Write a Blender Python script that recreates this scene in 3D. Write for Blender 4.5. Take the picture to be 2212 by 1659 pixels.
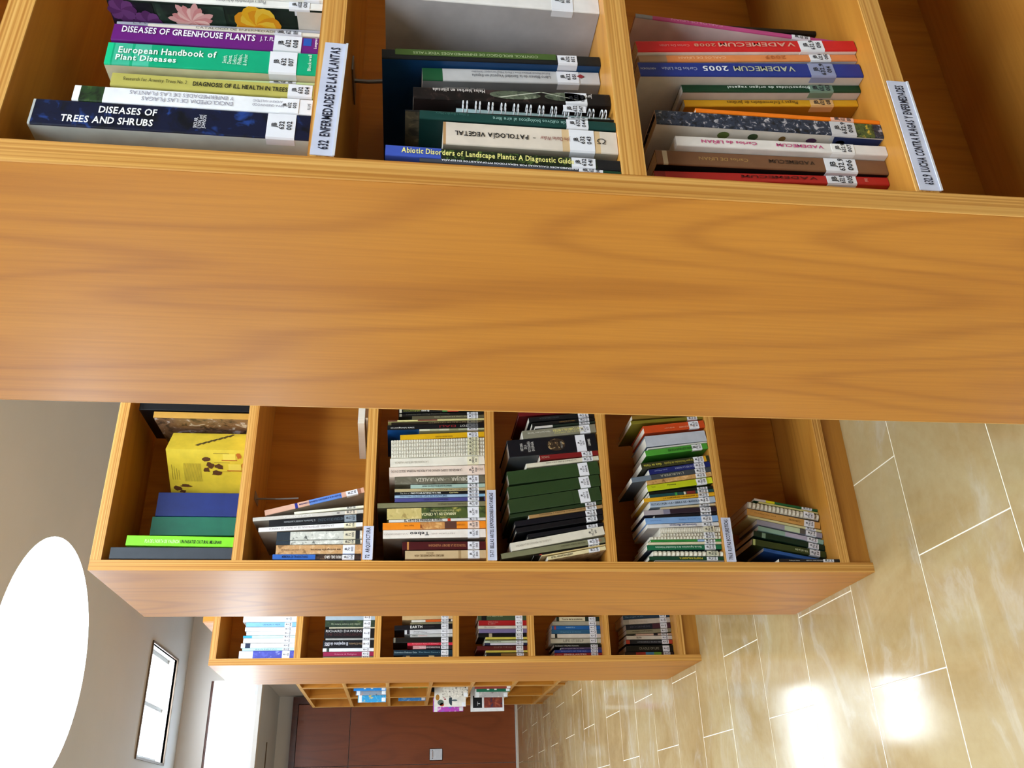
import bpy, bmesh, math, random
from mathutils import Vector, Matrix

for _o in list(bpy.data.objects):
    bpy.data.objects.remove(_o, do_unlink=True)
SC = bpy.context.scene
COL = SC.collection

# ------------------------------------------------------------------ camera
# the photograph is turned a quarter: the room's "up" points to the left of the frame
YAW, PITCH, ROLL = 0.474621445, -0.117939122, 0.0281994883
FPX = 1858.99
_f = Vector((math.sin(YAW) * math.cos(PITCH), math.cos(YAW) * math.cos(PITCH), math.sin(PITCH)))
_r = _f.cross(Vector((0, 0, 1))).normalized()
_u = _r.cross(_f)
_r2 = _r * math.cos(ROLL) + _u * math.sin(ROLL)
_u2 = -_r * math.sin(ROLL) + _u * math.cos(ROLL)
cam_data = bpy.data.cameras.new('camera')
cam_data.sensor_fit = 'HORIZONTAL'
cam_data.sensor_width = 36.0
cam_data.lens = FPX / 2212 * 36.0
cam_data.clip_start = 0.02
cam = bpy.data.objects.new('camera', cam_data)
COL.objects.link(cam)
_m = Matrix((-_u2, _r2, -_f)).transposed().to_4x4()
_m.translation = Vector((0, 0, 1.30))
cam.matrix_world = _m
SC.camera = cam

# ------------------------------------------------------------------ daylight
SKY_STRENGTH = 16.5
world = bpy.data.worlds.new('overcast_sky')
SC.world = world
world.use_nodes = True
_bg = world.node_tree.nodes['Background']
_bg.inputs[0].default_value = (0.82, 0.91, 1.0, 1)
_bg.inputs[1].default_value = SKY_STRENGTH

CEIL = 3.38
ROUND_SKYLIGHTS = [(.909, y, .722) for y in (5.485, 3.945, 2.405, .865, -.48)] + [(-.909, y, .722) for y in (5.485, -.48)]  # each row's last skylight is unseen, added to light the nearest bookcase
SQUARE_SKYLIGHTS = [(.553, 1.43, 7.72, 8.61)]
YC = 9.05                                   # plane of the clerestory wall
CLERESTORY = (-3.4, 1.31, 2.69, 3.135)      # x0, x1, z0, z1

def portal(name, x0, x1, y0, y1):
    ld = bpy.data.lights.new(name, 'AREA')
    ld.shape = 'RECTANGLE'
    ld.size = x1 - x0
    ld.size_y = y1 - y0
    ld.cycles.is_portal = True
    o = bpy.data.objects.new(name, ld)
    o.location = ((x0 + x1) / 2, (y0 + y1) / 2, CEIL + .03)
    COL.objects.link(o)
for _x, _y, _rr in ROUND_SKYLIGHTS:
    portal('skylight_portal', _x - _rr, _x + _rr, _y - _rr, _y + _rr)
for _a in SQUARE_SKYLIGHTS:
    portal('skylight_portal', *_a)
ADDED_LEFT_WINDOW = (.75, 2.75, .9, 2.35)        # y0, y1, z0, z1 of an unseen window added to brighten end panels, in the left wall at x = -4
_lw = bpy.data.lights.new('window_portal', 'AREA')
_lw.shape = 'RECTANGLE'
_lw.size = ADDED_LEFT_WINDOW[3] - ADDED_LEFT_WINDOW[2]
_lw.size_y = ADDED_LEFT_WINDOW[1] - ADDED_LEFT_WINDOW[0]
_lw.cycles.is_portal = True
_lo = bpy.data.objects.new('window_portal', _lw)
_lo.location = (-4.03, (ADDED_LEFT_WINDOW[0] + ADDED_LEFT_WINDOW[1]) / 2, (ADDED_LEFT_WINDOW[2] + ADDED_LEFT_WINDOW[3]) / 2)
_lo.rotation_euler = (0, -math.pi / 2, 0)
COL.objects.link(_lo)
_ld = bpy.data.lights.new('window_portal', 'AREA')
_ld.shape = 'RECTANGLE'
_ld.size = CLERESTORY[1] - CLERESTORY[0]
_ld.size_y = CLERESTORY[3] - CLERESTORY[2]
_ld.cycles.is_portal = True
_po = bpy.data.objects.new('window_portal', _ld)
_po.location = ((CLERESTORY[0] + CLERESTORY[1]) / 2, YC + .04, (CLERESTORY[2] + CLERESTORY[3]) / 2)
_po.rotation_euler = (-math.pi / 2, 0, 0)     # faces into the room
COL.objects.link(_po)

SC.view_settings.view_transform = 'Standard'
SC.view_settings.look = 'None'
SC.view_settings.exposure = 0.0
SC.view_settings.gamma = 1.0
SC.view_settings.use_curve_mapping = False
try:
    SC.cycles.use_denoising = True
    SC.cycles.max_bounces = 7
    SC.cycles.diffuse_bounces = 4
    SC.cycles.glossy_bounces = 3
    SC.cycles.adaptive_threshold = .035
except Exception:
    pass

# ------------------------------------------------------------------ materials
def lin(h):
    h = h.lstrip('#')
    r = []
    for i in (0, 2, 4):
        v = int(h[i:i + 2], 16) / 255
        r.append(v / 12.92 if v <= .04045 else ((v + .055) / 1.055) ** 2.4)
    return tuple(r) + (1,)

def new_mat(name):
    m = bpy.data.materials.new(name)
    m.use_nodes = True
    nt = m.node_tree
    return m, nt, nt.nodes['Principled BSDF']

def N(nt, t, **kw):
    n = nt.nodes.new(t)
    for k, v in kw.items():
        setattr(n, k, v)
    return n

def coords(nt, scale, src='Object', loc=(0, 0, 0)):
    if src == 'Position':
        g = N(nt, 'ShaderNodeNewGeometry'); out = g.outputs['Position']
    else:
        g = N(nt, 'ShaderNodeTexCoord'); out = g.outputs[src]
    mp = N(nt, 'ShaderNodeMapping')
    mp.inputs['Scale'].default_value = scale
    mp.inputs['Location'].default_value = loc
    nt.links.new(out, mp.inputs['Vector'])
    return mp.outputs['Vector']

def noise(nt, vec, scale, detail=3, rough=.55, dist=0.0):
    n = N(nt, 'ShaderNodeTexNoise')
    n.inputs['Scale'].default_value = scale
    n.inputs['Detail'].default_value = detail
    n.inputs['Roughness'].default_value = rough
    n.inputs['Distortion'].default_value = dist
    nt.links.new(vec, n.inputs['Vector'])
    return n.outputs['Fac']

def ramp(nt, fac, stops):
    r = N(nt, 'ShaderNodeValToRGB')
    el = r.color_ramp.elements
    while len(el) < len(stops):
        el.new(.5)
    for e, (p, c) in zip(el, stops):
        e.position = p
        e.color = lin(c) if isinstance(c, str) else c
    nt.links.new(fac, r.inputs['Fac'])
    return r.outputs['Color']

def mixc(nt, a, b, fac, mode='MIX'):
    m = N(nt, 'ShaderNodeMix', data_type='RGBA', blend_type=mode)
    for sock, v in ((m.inputs[0], fac), (m.inputs[6], a), (m.inputs[7], b)):
        if hasattr(v, 'links') or hasattr(v, 'is_linked'):
            nt.links.new(v, sock)
        else:
            sock.default_value = v
    return m.outputs[2]

def bump(nt, bsdf, fac, strength, dist=.001):
    b = N(nt, 'ShaderNodeBump')
    b.inputs['Strength'].default_value = strength
    b.inputs['Distance'].default_value = dist
    nt.links.new(fac, b.inputs['Height'])
    nt.links.new(b.outputs['Normal'], bsdf.inputs['Normal'])

_MC = {}
def paint(spec, rough=.42, var=.10):
    """plain printed/painted surface, or 'mot:a,b,c,scale' for a mottled print"""
    key = (spec, rough)
    if key in _MC:
        return _MC[key]
    m, nt, b = new_mat('print_' + spec.replace('#', '').replace(':', '_').replace(',', '_')[:40])
    if spec.startswith('mot:'):
        a, c, d, s = spec[4:].split(',')
        v = coords(nt, (1, 1, 1))
        n1 = noise(nt, v, float(s), 3, .6, .6)
        n2 = noise(nt, v, float(s) * 2.7, 2)
        base = ramp(nt, n1, [(.36, d), (.47, a), (.56, a), (.66, c)])
        col = mixc(nt, base, mixc(nt, base, (.5, .5, .5, 1), 1.0, 'OVERLAY'), n2)
        nt.links.new(col, b.inputs['Base Color'])
    else:
        c = lin(spec)
        v = coords(nt, (1, 1, 1))
        n1 = noise(nt, v, 25, 3)
        lo = tuple(x * (1 - var) for x in c[:3]) + (1,)
        hi = tuple(min(1, x * (1 + var)) for x in c[:3]) + (1,)
        nt.links.new(ramp(nt, n1, [(.3, lo), (.7, hi)]), b.inputs['Base Color'])
    b.inputs['Roughness'].default_value = rough
    b.inputs['Specular IOR Level'].default_value = .35
    _MC[key] = m
    return m

def ink(spec):
    return paint(spec, .6, .03)

def make_wood(name, dark, mid, light, axis='z', rough=.33, grain=1.0, fine=.35, coat=.25):
    m, nt, b = new_mat(name)
    long_, wide = .55, 3.4
    sc = {'z': (wide, wide, long_), 'x': (long_, wide, wide), 'y': (wide, long_, wide)}[axis]
    v = coords(nt, sc, 'Position', (3.1, 1.7, .6))
    n1 = noise(nt, v, 1.0, 1.2, .35, .15)
    mul = N(nt, 'ShaderNodeMath', operation='MULTIPLY'); mul.inputs[1].default_value = 170 * grain
    nt.links.new(n1, mul.inputs[0])
    sn = N(nt, 'ShaderNodeMath', operation='SINE'); nt.links.new(mul.outputs[0], sn.inputs[0])
    ab = N(nt, 'ShaderNodeMath', operation='MULTIPLY_ADD'); ab.inputs[1].default_value = .5; ab.inputs[2].default_value = .5
    nt.links.new(sn.outputs[0], ab.inputs[0])
    pw = N(nt, 'ShaderNodeMath', operation='POWER'); pw.inputs[1].default_value = 4.0
    nt.links.new(ab.outputs[0], pw.inputs[0])
    fs = {'z': (150, 150, 5), 'x': (5, 150, 150), 'y': (150, 5, 150)}[axis]
    n2 = noise(nt, coords(nt, fs, 'Position'), 1.0, 3, .6)
    n3 = noise(nt, coords(nt, tuple(q * .7 for q in sc), 'Position'), 2.0, 3)
    base = ramp(nt, n3, [(.3, mid), (.7, light)])
    c1 = mixc(nt, base, lin(dark), N(nt, 'ShaderNodeMath', operation='MULTIPLY').outputs[0])
    mm = c1.node.inputs[0].links[0].from_node
    mm.inputs[1].default_value = .32
    nt.links.new(pw.outputs[0], mm.inputs[0])
    c2 = mixc(nt, c1, ramp(nt, n2, [(.3, (.72, .66, .6, 1)), (.65, (1.0, 1.0, 1.0, 1))]), fine, 'MULTIPLY')
    nt.links.new(c2, b.inputs['Base Color'])
    b.inputs['Roughness'].default_value = rough
    b.inputs['Specular IOR Level'].default_value = .3
    b.inputs['Coat Weight'].default_value = coat
    b.inputs['Coat Roughness'].default_value = .18
    return m

M = {}
M['veneer'] = make_wood('beech_veneer', '#8f4f12', '#b87420', '#c6832b', 'z', .46, .62, .45, .05)
M['shelf_wood'] = make_wood('beech_shelf', '#9a5a1a', '#b87a2c', '#c58a3a', 'x', .4, .5, .4, .15)
M['shelf_wood_y'] = make_wood('beech_shelf_y', '#9a5a1a', '#b87a2c', '#c58a3a', 'y', .4, .5, .4, .15)
M['door_wood'] = make_wood('red_brown_veneer', '#6c3216', '#84421e', '#8e4822', 'z', .38, .4, .4, .2)
M['frame_wood'] = make_wood('dark_frame_wood', '#3a1c10', '#53291a', '#5f3120', 'z', .4, .5, .4, .2)

def make_edge(name, axis, stripe_axes):
    """laminated solid edging: fine lines running along the board"""
    m, nt, b = new_mat(name)
    sc = {'z': (330, 330, 1.2), 'x': (1.2, 330, 330), 'y': (330, 1.2, 330)}[axis]
    n1 = noise(nt, coords(nt, sc, 'Position'), 1.0, 1, .4)
    n2 = noise(nt, coords(nt, tuple(q * .25 for q in sc), 'Position'), 1.0, 2)
    base = ramp(nt, n1, [(.35, '#bb7d33'), (.5, '#d39b4c'), (.68, '#e6b465')])
    c = mixc(nt, base, ramp(nt, n2, [(.3, (.85, .8, .75, 1)), (.7, (1, 1, 1, 1))]), .7, 'MULTIPLY')
    nt.links.new(c, b.inputs['Base Color'])
    b.inputs['Roughness'].default_value = .42
    b.inputs['Specular IOR Level'].default_value = .4
    return m
M['edge_z'] = make_edge('edge_band_upright', 'z', 'x')
M['edge_x'] = make_edge('edge_band_level', 'x', 'z')
M['edge_y'] = make_edge('edge_band_side', 'y', 'z')

def make_marble():
    m, nt, b = new_mat('polished_beige_marble')
    v = coords(nt, (1, 1, 1), 'Position')
    n1 = noise(nt, v, 2.3, 6, .6, .8)
    n2 = noise(nt, coords(nt, (1.0, 2.2, 1), 'Position', (4, 2, 0)), 2.2, 6, .62, .9)
    n3 = noise(nt, v, 34, 4, .6)
    base = ramp(nt, n1, [(.28, '#957a4e'), (.45, '#a38a5f'), (.6, '#ab966d'), (.76, '#b5a487')])
    veins = ramp(nt, n2, [(.50, (0, 0, 0, 1)), (.57, (.25, .25, .25, 1)), (.62, (1, 1, 1, 1)), (.70, (.35, .35, .35, 1))])
    c1 = mixc(nt, base, lin('#c4beb2'), N(nt, 'ShaderNodeMath', operation='MULTIPLY').outputs[0])
    mm = c1.node.inputs[0].links[0].from_node
    mm.inputs[1].default_value = .3
    nt.links.new(veins, mm.inputs[0])
    c2 = mixc(nt, c1, ramp(nt, n3, [(.3, (.86, .82, .76, 1)), (.6, (1, 1, 1, 1))]), .45, 'MULTIPLY')
    n4 = noise(nt, v, 9, 2)
    c3 = mixc(nt, c2, lin('#6a5234'), ramp(nt, n4, [(.74, (0, 0, 0, 1)), (.8, (.45, .45, .45, 1))]))
    nt.links.new(c3, b.inputs['Base Color'])
    rr = ramp(nt, n1, [(.3, (.07, .07, .07, 1)), (.7, (.15, .15, .15, 1))])
    nt.links.new(rr, b.inputs['Roughness'])
    b.inputs['Specular IOR Level'].default_value = .55
    bump(nt, b, n1, .02, .002)
    return m
M['marble'] = make_marble()

def make_plaster(name, a, c, rough=.85):
    m, nt, b = new_mat(name)
    v = coords(nt, (1, 1, 1), 'Position')
    nt.links.new(ramp(nt, noise(nt, v, 1.3, 4), [(.3, a), (.7, c)]), b.inputs['Base Color'])
    b.inputs['Roughness'].default_value = rough
    bump(nt, b, noise(nt, v, 220, 2), .08, .0005)
    return m
M['plaster'] = make_plaster('warm_white_plaster', '#cdd0d3', '#d4d6d9')
M['wall'] = make_plaster('warm_white_wall', '#d8d2cb', '#dfd9d3')
M['wall_far'] = make_plaster('tan_wall', '#a0958a', '#a99e92')
M['shaft'] = make_plaster('white_shaft', '#eeeeec', '#f2f2f0')
M['grout'] = make_plaster('pale_grout', '#e6dabf', '#efe6d2', .5)

def make_plain(name, c, rough, metal=0.0, spec=.5):
    m, nt, b = new_mat(name)
    v = coords(nt, (1, 1, 1), 'Position')
    cc = lin(c)
    nt.links.new(ramp(nt, noise(nt, v, 40, 2), [(.3, tuple(q * .93 for q in cc[:3]) + (1,)), (.7, cc)]), b.inputs['Base Color'])
    b.inputs['Roughness'].default_value = rough
    b.inputs['Metallic'].default_value = metal
    b.inputs['Specular IOR Level'].default_value = spec
    return m
M['grey_metal'] = make_plain('grey_painted_metal', '#8f8c88', .4, .6)
M['white_metal'] = make_plain('white_enamelled_wire', '#e6e6ea', .3, .0)
M['steel'] = make_plain('brushed_steel', '#c9c9cc', .3, 1.0)
M['white_plastic'] = make_plain('white_plastic', '#d9d9de', .25)
M['light_strip'] = make_plain('light_strip_metal', '#e3e3e6', .25, .9)  # bright metal for strips that imitate light at the door
M['dark_trim'] = make_plain('dark_trim', '#6d5a48', .5)

def make_glass():
    m, nt, b = new_mat('thin_glazing')
    nt.nodes.remove(b)
    out = nt.nodes['Material Output']
    tr = N(nt, 'ShaderNodeBsdfTransparent'); tr.inputs[0].default_value = (.93, .96, .97, 1)
    gl = N(nt, 'ShaderNodeBsdfGlossy'); gl.inputs['Roughness'].default_value = .05
    mx = N(nt, 'ShaderNodeMixShader')
    mx.inputs[0].default_value = .05
    nt.links.new(tr.outputs[0], mx.inputs[1]); nt.links.new(gl.outputs[0], mx.inputs[2])
    nt.links.new(mx.outputs[0], out.inputs[0])
    return m
M['glass'] = make_glass()

def make_pages():
    m, nt, b = new_mat('page_edges')
    n1 = noise(nt, coords(nt, (900, 900, 6)), 1.0, 2)
    n2 = noise(nt, coords(nt, (1, 1, 1)), 12, 2)
    c = mixc(nt, ramp(nt, n1, [(.3, '#cfc7b4'), (.7, '#efe9dc')]), ramp(nt, n2, [(.3, (.9, .86, .8, 1)), (.7, (1, 1, 1, 1))]), .6, 'MULTIPLY')
    nt.links.new(c, b.inputs['Base Color'])
    b.inputs['Roughness'].default_value = .8
    return m
M['pages'] = make_pages()

# ------------------------------------------------------------------ mesh helpers
class MB:
    def __init__(s):
        s.v = []; s.f = []; s.mi = []; s.mats = []
    def mat(s, m):
        if m not in s.mats:
            s.mats.append(m)
        return s.mats.index(m)
    def face(s, pts, m):
        i = len(s.v)
        s.v.extend(tuple(p) for p in pts)
        s.f.append(tuple(range(i, i + len(pts))))
        s.mi.append(s.mat(m))
    def box(s, x0, x1, y0, y1, z0, z1, m):
        i = len(s.v)
        s.v.extend([(x0, y0, z0), (x1, y0, z0), (x1, y1, z0), (x0, y1, z0), (x0, y0, z1), (x1, y0, z1), (x1, y1, z1), (x0, y1, z1)])
        k = s.mat(m)
        for q in ((0, 3, 2, 1), (4, 5, 6, 7), (0, 1, 5, 4), (1, 2, 6, 5), (2, 3, 7, 6), (3, 0, 4, 7)):
            s.f.append(tuple(i + a for a in q)); s.mi.append(k)
        return s
    def tube(s, pts, r, m, n=6, closed=False):
        k = s.mat(m); rings = []
        L = len(pts)
        for a in range(L):
            p = Vector(pts[a])
            q = Vector(pts[(a + 1) % L] if (a + 1 < L or closed) else pts[a])
            o = Vector(pts[a - 1] if (a > 0 or closed) else pts[a])
            d = (q - o).normalized()
            e = d.orthogonal().normalized(); g = d.cross(e)
            i = len(s.v)
            for j in range(n):
                t = 2 * math.pi * j / n
                s.v.append(tuple(p + e * math.cos(t) * r + g * math.sin(t) * r))
            rings.append(i)
        for a in range(L if closed else L - 1):
            i, j = rings[a], rings[(a + 1) % L]
            for b in range(n):
                s.f.append((i + b, i + (b + 1) % n, j + (b + 1) % n, j + b)); s.mi.append(k)
        if not closed:
            s.f.append(tuple(rings[0] + b for b in range(n))[::-1]); s.mi.append(k)
            s.f.append(tuple(rings[-1] + b for b in range(n))); s.mi.append(k)
        return s
    def mesh(s, name):
        me = bpy.data.meshes.new(name)
        me.from_pydata(s.v, [], s.f)
        for m in s.mats:
            me.materials.append(m)
        me.polygons.foreach_set('material_index', s.mi)
        me.update()
        return me
    def build(s, name, parent=None, loc=None):
        o = bpy.data.objects.new(name, s.mesh(name))
        COL.objects.link(o)
        if parent:
            o.parent = parent
        if loc:
            o.location = loc
        return o

def bevel(o, w, seg=1):
    bm = bmesh.new(); bm.from_mesh(o.data)
    bmesh.ops.remove_doubles(bm, verts=bm.verts, dist=1e-6)
    bmesh.ops.bevel(bm, geom=list(bm.edges), offset=w, segments=seg, affect='EDGES', clamp_overlap=True)
    bm.to_mesh(o.data); bm.free()
    return o

def tag(o, label, cat, group=None):
    o['label'] = label; o['category'] = cat
    if group:
        o['group'] = group
    return o

def thing(name, label, cat, loc=(0, 0, 0), rot=(0, 0, 0), group=None):
    o = bpy.data.objects.new(name, None)
    o.empty_display_size = .05
    COL.objects.link(o)
    o.location = loc; o.rotation_euler = rot
    return tag(o, label, cat, group)

def struct(o):
    o['kind'] = 'structure'
    return o

# ------------------------------------------------------------------ lettering (glyph meshes are taken from the built-in font once)
GLY = {}
def load_glyphs(chars):
    tmp = []
    for b in (0, 1):
        for ch in sorted(chars):
            if ch == ' ':
                continue
            cu = bpy.data.curves.new('glyph', 'FONT')
            cu.body = ch
            cu.resolution_u = 2
            cu.offset = .022 if b else 0.0
            o = bpy.data.objects.new('glyph', cu)
            COL.objects.link(o)
            tmp.append((b, ch, o))
    dg = bpy.context.evaluated_depsgraph_get()
    for b, ch, o in tmp:
        ev = o.evaluated_get(dg)
        me = ev.to_mesh()
        vs = [(v.co.x, v.co.y) for v in me.vertices]
        fs = [tuple(p.vertices) for p in me.polygons]
        ev.to_mesh_clear()
        if vs:
            x0 = min(v[0] for v in vs); x1 = max(v[0] for v in vs)
            GLY[(b, ch)] = ([(x - x0, y) for x, y in vs], fs, x1 - x0)
    for b, ch, o in tmp:
        cu = o.data
        bpy.data.objects.remove(o, do_unlink=True)
        bpy.data.curves.remove(cu)

def text_flat(txt, bold=0):
    """unit text: list of verts (x,y), faces, width, with cap height about .7"""
    V, Fc, x = [], [], 0.0
    for ch in txt:
        g = GLY.get((bold, ch))
        if g is None:
            x += .30
            continue
        i = len(V)
        V.extend((a + x, b) for a, b in g[0])
        Fc.extend(tuple(q + i for q in f) for f in g[1])
        x += g[2] + .085
    return V, Fc, max(x - .085, .01)

CAP = .71
def put_text(mb, txt, orient, a0, a1, b0, b1, y, m, bold=0, keep=False):
    """a: along z from top (a0 > a1 for 'd'); b: across x.  Spine plane is y = const seen from -y"""
    V, Fc, w = text_flat(txt, bold)
    if not V:
        return
    i = len(mb.v)
    k = mb.mat(m)
    if orient == 'd':       # reads downwards
        sl = (a0 - a1) / w; sh = (b1 - b0) / CAP
        if keep: sl = min(sl, sh * 1.05)
        mb.v.extend((b0 + py * sh, y, a0 - px * sl) for px, py in V)
    elif orient == 'u':     # reads upwards
        sl = (a0 - a1) / w; sh = (b1 - b0) / CAP
        if keep: sl = min(sl, sh * 1.05)
        mb.v.extend((b1 - py * sh, y, a1 + px * sl) for px, py in V)
    else:                   # level
        sl = (b1 - b0) / w; sh = (a0 - a1) / CAP
        if keep:
            q = min(sl, sh); c = (b0 + b1) / 2 - w * q / 2
            sl = sh = q; b0 = c
        mb.v.extend((b0 + px * sl, y, a1 + py * sh) for px, py in V)
    for f in Fc:
        mb.f.append(tuple(q + i for q in f)); mb.mi.append(k)

# ================================================================== STRUCTURE
RX0, RX1, RY0, RY1 = -4.0, 4.2, -3.2, 10.42
def wallbox(name, *a, m='wall'):
    mb = MB(); mb.box(*a, M[m]); return struct(mb.build(name))
ly0, ly1, lz0, lz1 = ADDED_LEFT_WINDOW
wallbox('wall_left', RX0 - .2, RX0, RY0 - .2, ly0, 0, CEIL + .3, m='wall_far')
wallbox('wall_left_far', RX0 - .2, RX0, ly1, RY1 + .2, 0, CEIL + .3, m='wall_far')
wallbox('wall_left_sill', RX0 - .2, RX0, ly0, ly1, 0, lz0, m='wall_far')
wallbox('wall_left_head', RX0 - .2, RX0, ly0, ly1, lz1, CEIL + .3, m='wall_far')
t = MB()
for q in ((ly0, ly1, lz0, lz0 + .05), (ly0, ly1, lz1 - .05, lz1), (ly0, ly0 + .05, lz0 + .05, lz1 - .05), (ly1 - .05, ly1, lz0 + .05, lz1 - .05), ((ly0 + ly1) / 2 - .025, (ly0 + ly1) / 2 + .025, lz0 + .05, lz1 - .05)):
    t.box(RX0 - .14, RX0 - .09, q[0], q[1], q[2], q[3], M['grey_metal'])
w2 = struct(t.build('window_14'))  # unseen window, added to throw light on the bookcase ends
MB().box(RX0 - .118, RX0 - .112, ly0 + .05, ly1 - .05, lz0 + .05, lz1 - .05, M['glass']).build('pane', w2)
wallbox('wall_right', RX1, RX1 + .2, RY0 - .2, RY1 + .2, 0, CEIL + .3, m='wall_far')
wallbox('wall_back', RX0, RX1, RY0 - .2, RY0, 0, CEIL + .3, m='wall_far')
# far end: the hall's high wall carries a clerestory window; below it a lower alcove leads to the door
cx0, cx1, cz0, cz1 = CLERESTORY
wallbox('wall_front', RX0, 1.33, YC, YC + .12, cz1, CEIL + .3)
wallbox('wall_front_sill', RX0, 1.33, YC, YC + .12, 2.65, cz0)
wallbox('wall_front_pier', RX0, cx0, YC, YC + .12, cz0, cz1)
wallbox('wall_front_jamb', cx1, 1.33, YC, YC + .12, cz0, cz1)
wallbox('wall_return', 1.33, RX1, YC, RY1, 0, CEIL + .3)
wallbox('wall_alcove', RX0, 1.33, RY1, RY1 + .2, 0, 2.75)
wallbox('ceiling_alcove', RX0, 1.33, YC + .12, RY1, 2.65, 2.73, m='plaster')
t = MB()
for q in ((cx0, cx1, cz1 - .022, cz1), (cx0, cx1, cz0, cz0 + .022)):
    t.box(q[0], q[1], YC + .012, YC + .05, q[2], q[3], M['frame_wood'] if q[3] > 3 else M['white_plastic'])
w1 = struct(t.build('window_13'))
for xx in (-2.2, -1.0, .2):
    MB().box(xx - .012, xx + .012, YC + .014, YC + .048, cz0 + .022, cz1 - .022, M['grey_metal']).build('mullion', w1)
MB().box(cx0, cx1, YC + .026, YC + .030, cz0 + .022, cz1 - .022, M['glass']).build('pane', w1)
t = MB(); t.box(-.6, .80, 9.69, 9.705, 2.640, 2.6495, M['dark_trim']); struct(t.build('trim_1'))

# floor: grout bed with the single marble tiles laid on it
mb = MB(); mb.box(RX0, RX1, RY0, RY1, -.10, -.0008, M['grout'])
floor = struct(mb.build('floor'))
TX, TY, G = .548, .372, .0022
tile_proto = None
far_tiles = MB()
row0 = -13
for r in range(row0, 24):
    y0 = 1.643 + r * TY; y1 = y0 + TY
    off = .577 if r % 2 == 0 else .303
    for c in range(-9, 8):
        x0 = off + c * TX; x1 = x0 + TX
        if x0 < RX0 or x1 > RX1 or y0 < RY0 or y1 > RY1 + .02:
            continue
        near = (-.6 < x0 < 1.45 and y0 > .9 and x1 > -.3)
        if near:
            if tile_proto is None:
                t = MB(); t.box(0, TX - G, 0, TY - G, -.012, 0, M['marble'])
                o = t.build('tile'); bevel(o, .0012); tile_proto = o
            else:
                o = tile_proto.copy(); COL.objects.link(o)
            o.parent = floor
            o.location = (x0 + G / 2, y0 + G / 2, 0)
        else:
            far_tiles.box(x0 + G / 2, x1 - G / 2, y0 + G / 2, y1 - G / 2, -.012, 0, M['marble'])
ft = far_tiles.build('tile_field', floor); ft['kind'] = 'stuff'

# ceiling with its skylight openings
def circle(cx, cy, r, n=64):
    return [(cx + r * math.cos(2 * math.pi * i / n), cy + r * math.sin(2 * math.pi * i / n)) for i in range(n)]
holes = [circle(*c) for c in ROUND_SKYLIGHTS]
holes += [[(a, c), (b, c), (b, d), (a, d)] for a, b, c, d in SQUARE_SKYLIGHTS]
bm = bmesh.new()
for loop in [[(RX0, RY0), (RX1, RY0), (RX1, YC), (RX0, YC)]] + holes:
    vs = [bm.verts.new((x, y, CEIL)) for x, y in loop]
    for i in range(len(vs)):
        bm.edges.new((vs[i], vs[(i + 1) % len(vs)]))
bmesh.ops.triangle_fill(bm, use_beauty=True, use_dissolve=False, edges=list(bm.edges), normal=(0, 0, -1))
me = bpy.data.meshes.new('ceiling'); bm.to_mesh(me); bm.free()
me.materials.append(M['plaster'])
ceiling = bpy.data.objects.new('ceiling', me); COL.objects.link(ceiling); struct(ceiling)

def skylight(name, loop, depth, frame):
    """window in the ceiling: shaft lining, rim, glazing with its bars"""
    cx = sum(p[0] for p in loop) / len(loop); cy = sum(p[1] for p in loop) / len(loop)
    sh = MB(); n = len(loop)
    z0, z1 = CEIL, CEIL + depth
    for i in range(n):
        a, b = loop[i], loop[(i + 1) % n]
        sh.face([(a[0], a[1], z0), (b[0], b[1], z0), (b[0], b[1], z1), (a[0], a[1], z1)], M['shaft'])
    # outer skin of the shaft keeps the roof dark around it
    for i in range(n):
        a, b = loop[i], loop[(i + 1) % n]
        s = 1.04
        A = (cx + (a[0] - cx) * s, cy + (a[1] - cy) * s); B = (cx + (b[0] - cx) * s, cy + (b[1] - cy) * s)
        sh.face([(A[0], A[1], z0), (A[0], A[1], z1), (B[0], B[1], z1), (B[0], B[1], z0)], M['shaft'])
        sh.face([(a[0], a[1], z1), (b[0], b[1], z1), (B[0], B[1], z1), (A[0], A[1], z1)], M['shaft'])
    root = struct(sh.build(name))
    g = MB(); g.face([(p[0], p[1], z1 - .01) for p in loop], M['glass']); g.build('pane', root)
    if frame:
        xs = [p[0] for p in loop]; ys = [p[1] for p in loop]
        x0, x1, y0, y1 = min(xs), max(xs), min(ys), max(ys)
        w = .018
        for q in ((x0 - w, x1 + w, y0 - w, y0), (x0 - w, x1 + w, y1, y1 + w), (x0 - w, x0, y0, y1), (x1, x1 + w, y0, y1)):
            f = MB(); f.box(q[0], q[1], q[2], q[3], CEIL - .012, CEIL + .02, M['dark_trim']); f.build('rim_bar', root)
        cxm = (x0 + x1) / 2
        f = MB(); f.box(cxm - .018, cxm + .018, y0, y1, z1 - .05, z1 - .015, M['grey_metal']); f.build('glazing_bar', root)
        for q in ((x0, x0 + .035), (x1 - .035, x1)):
            f = MB(); f.box(q[0], q[1], y0, y1, z1 - .05, z1 - .015, M['grey_metal']); f.build('glazing_bar', root)
    return root
k = 1
for c in ROUND_SKYLIGHTS:
    skylight('window_%d' % k, circle(*c), .07, False); k += 1
for a, b, c, d in SQUARE_SKYLIGHTS:
    skylight('window_%d' % k, [(a, c), (b, c), (b, d), (a, d)], .12, True); k += 1
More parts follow.
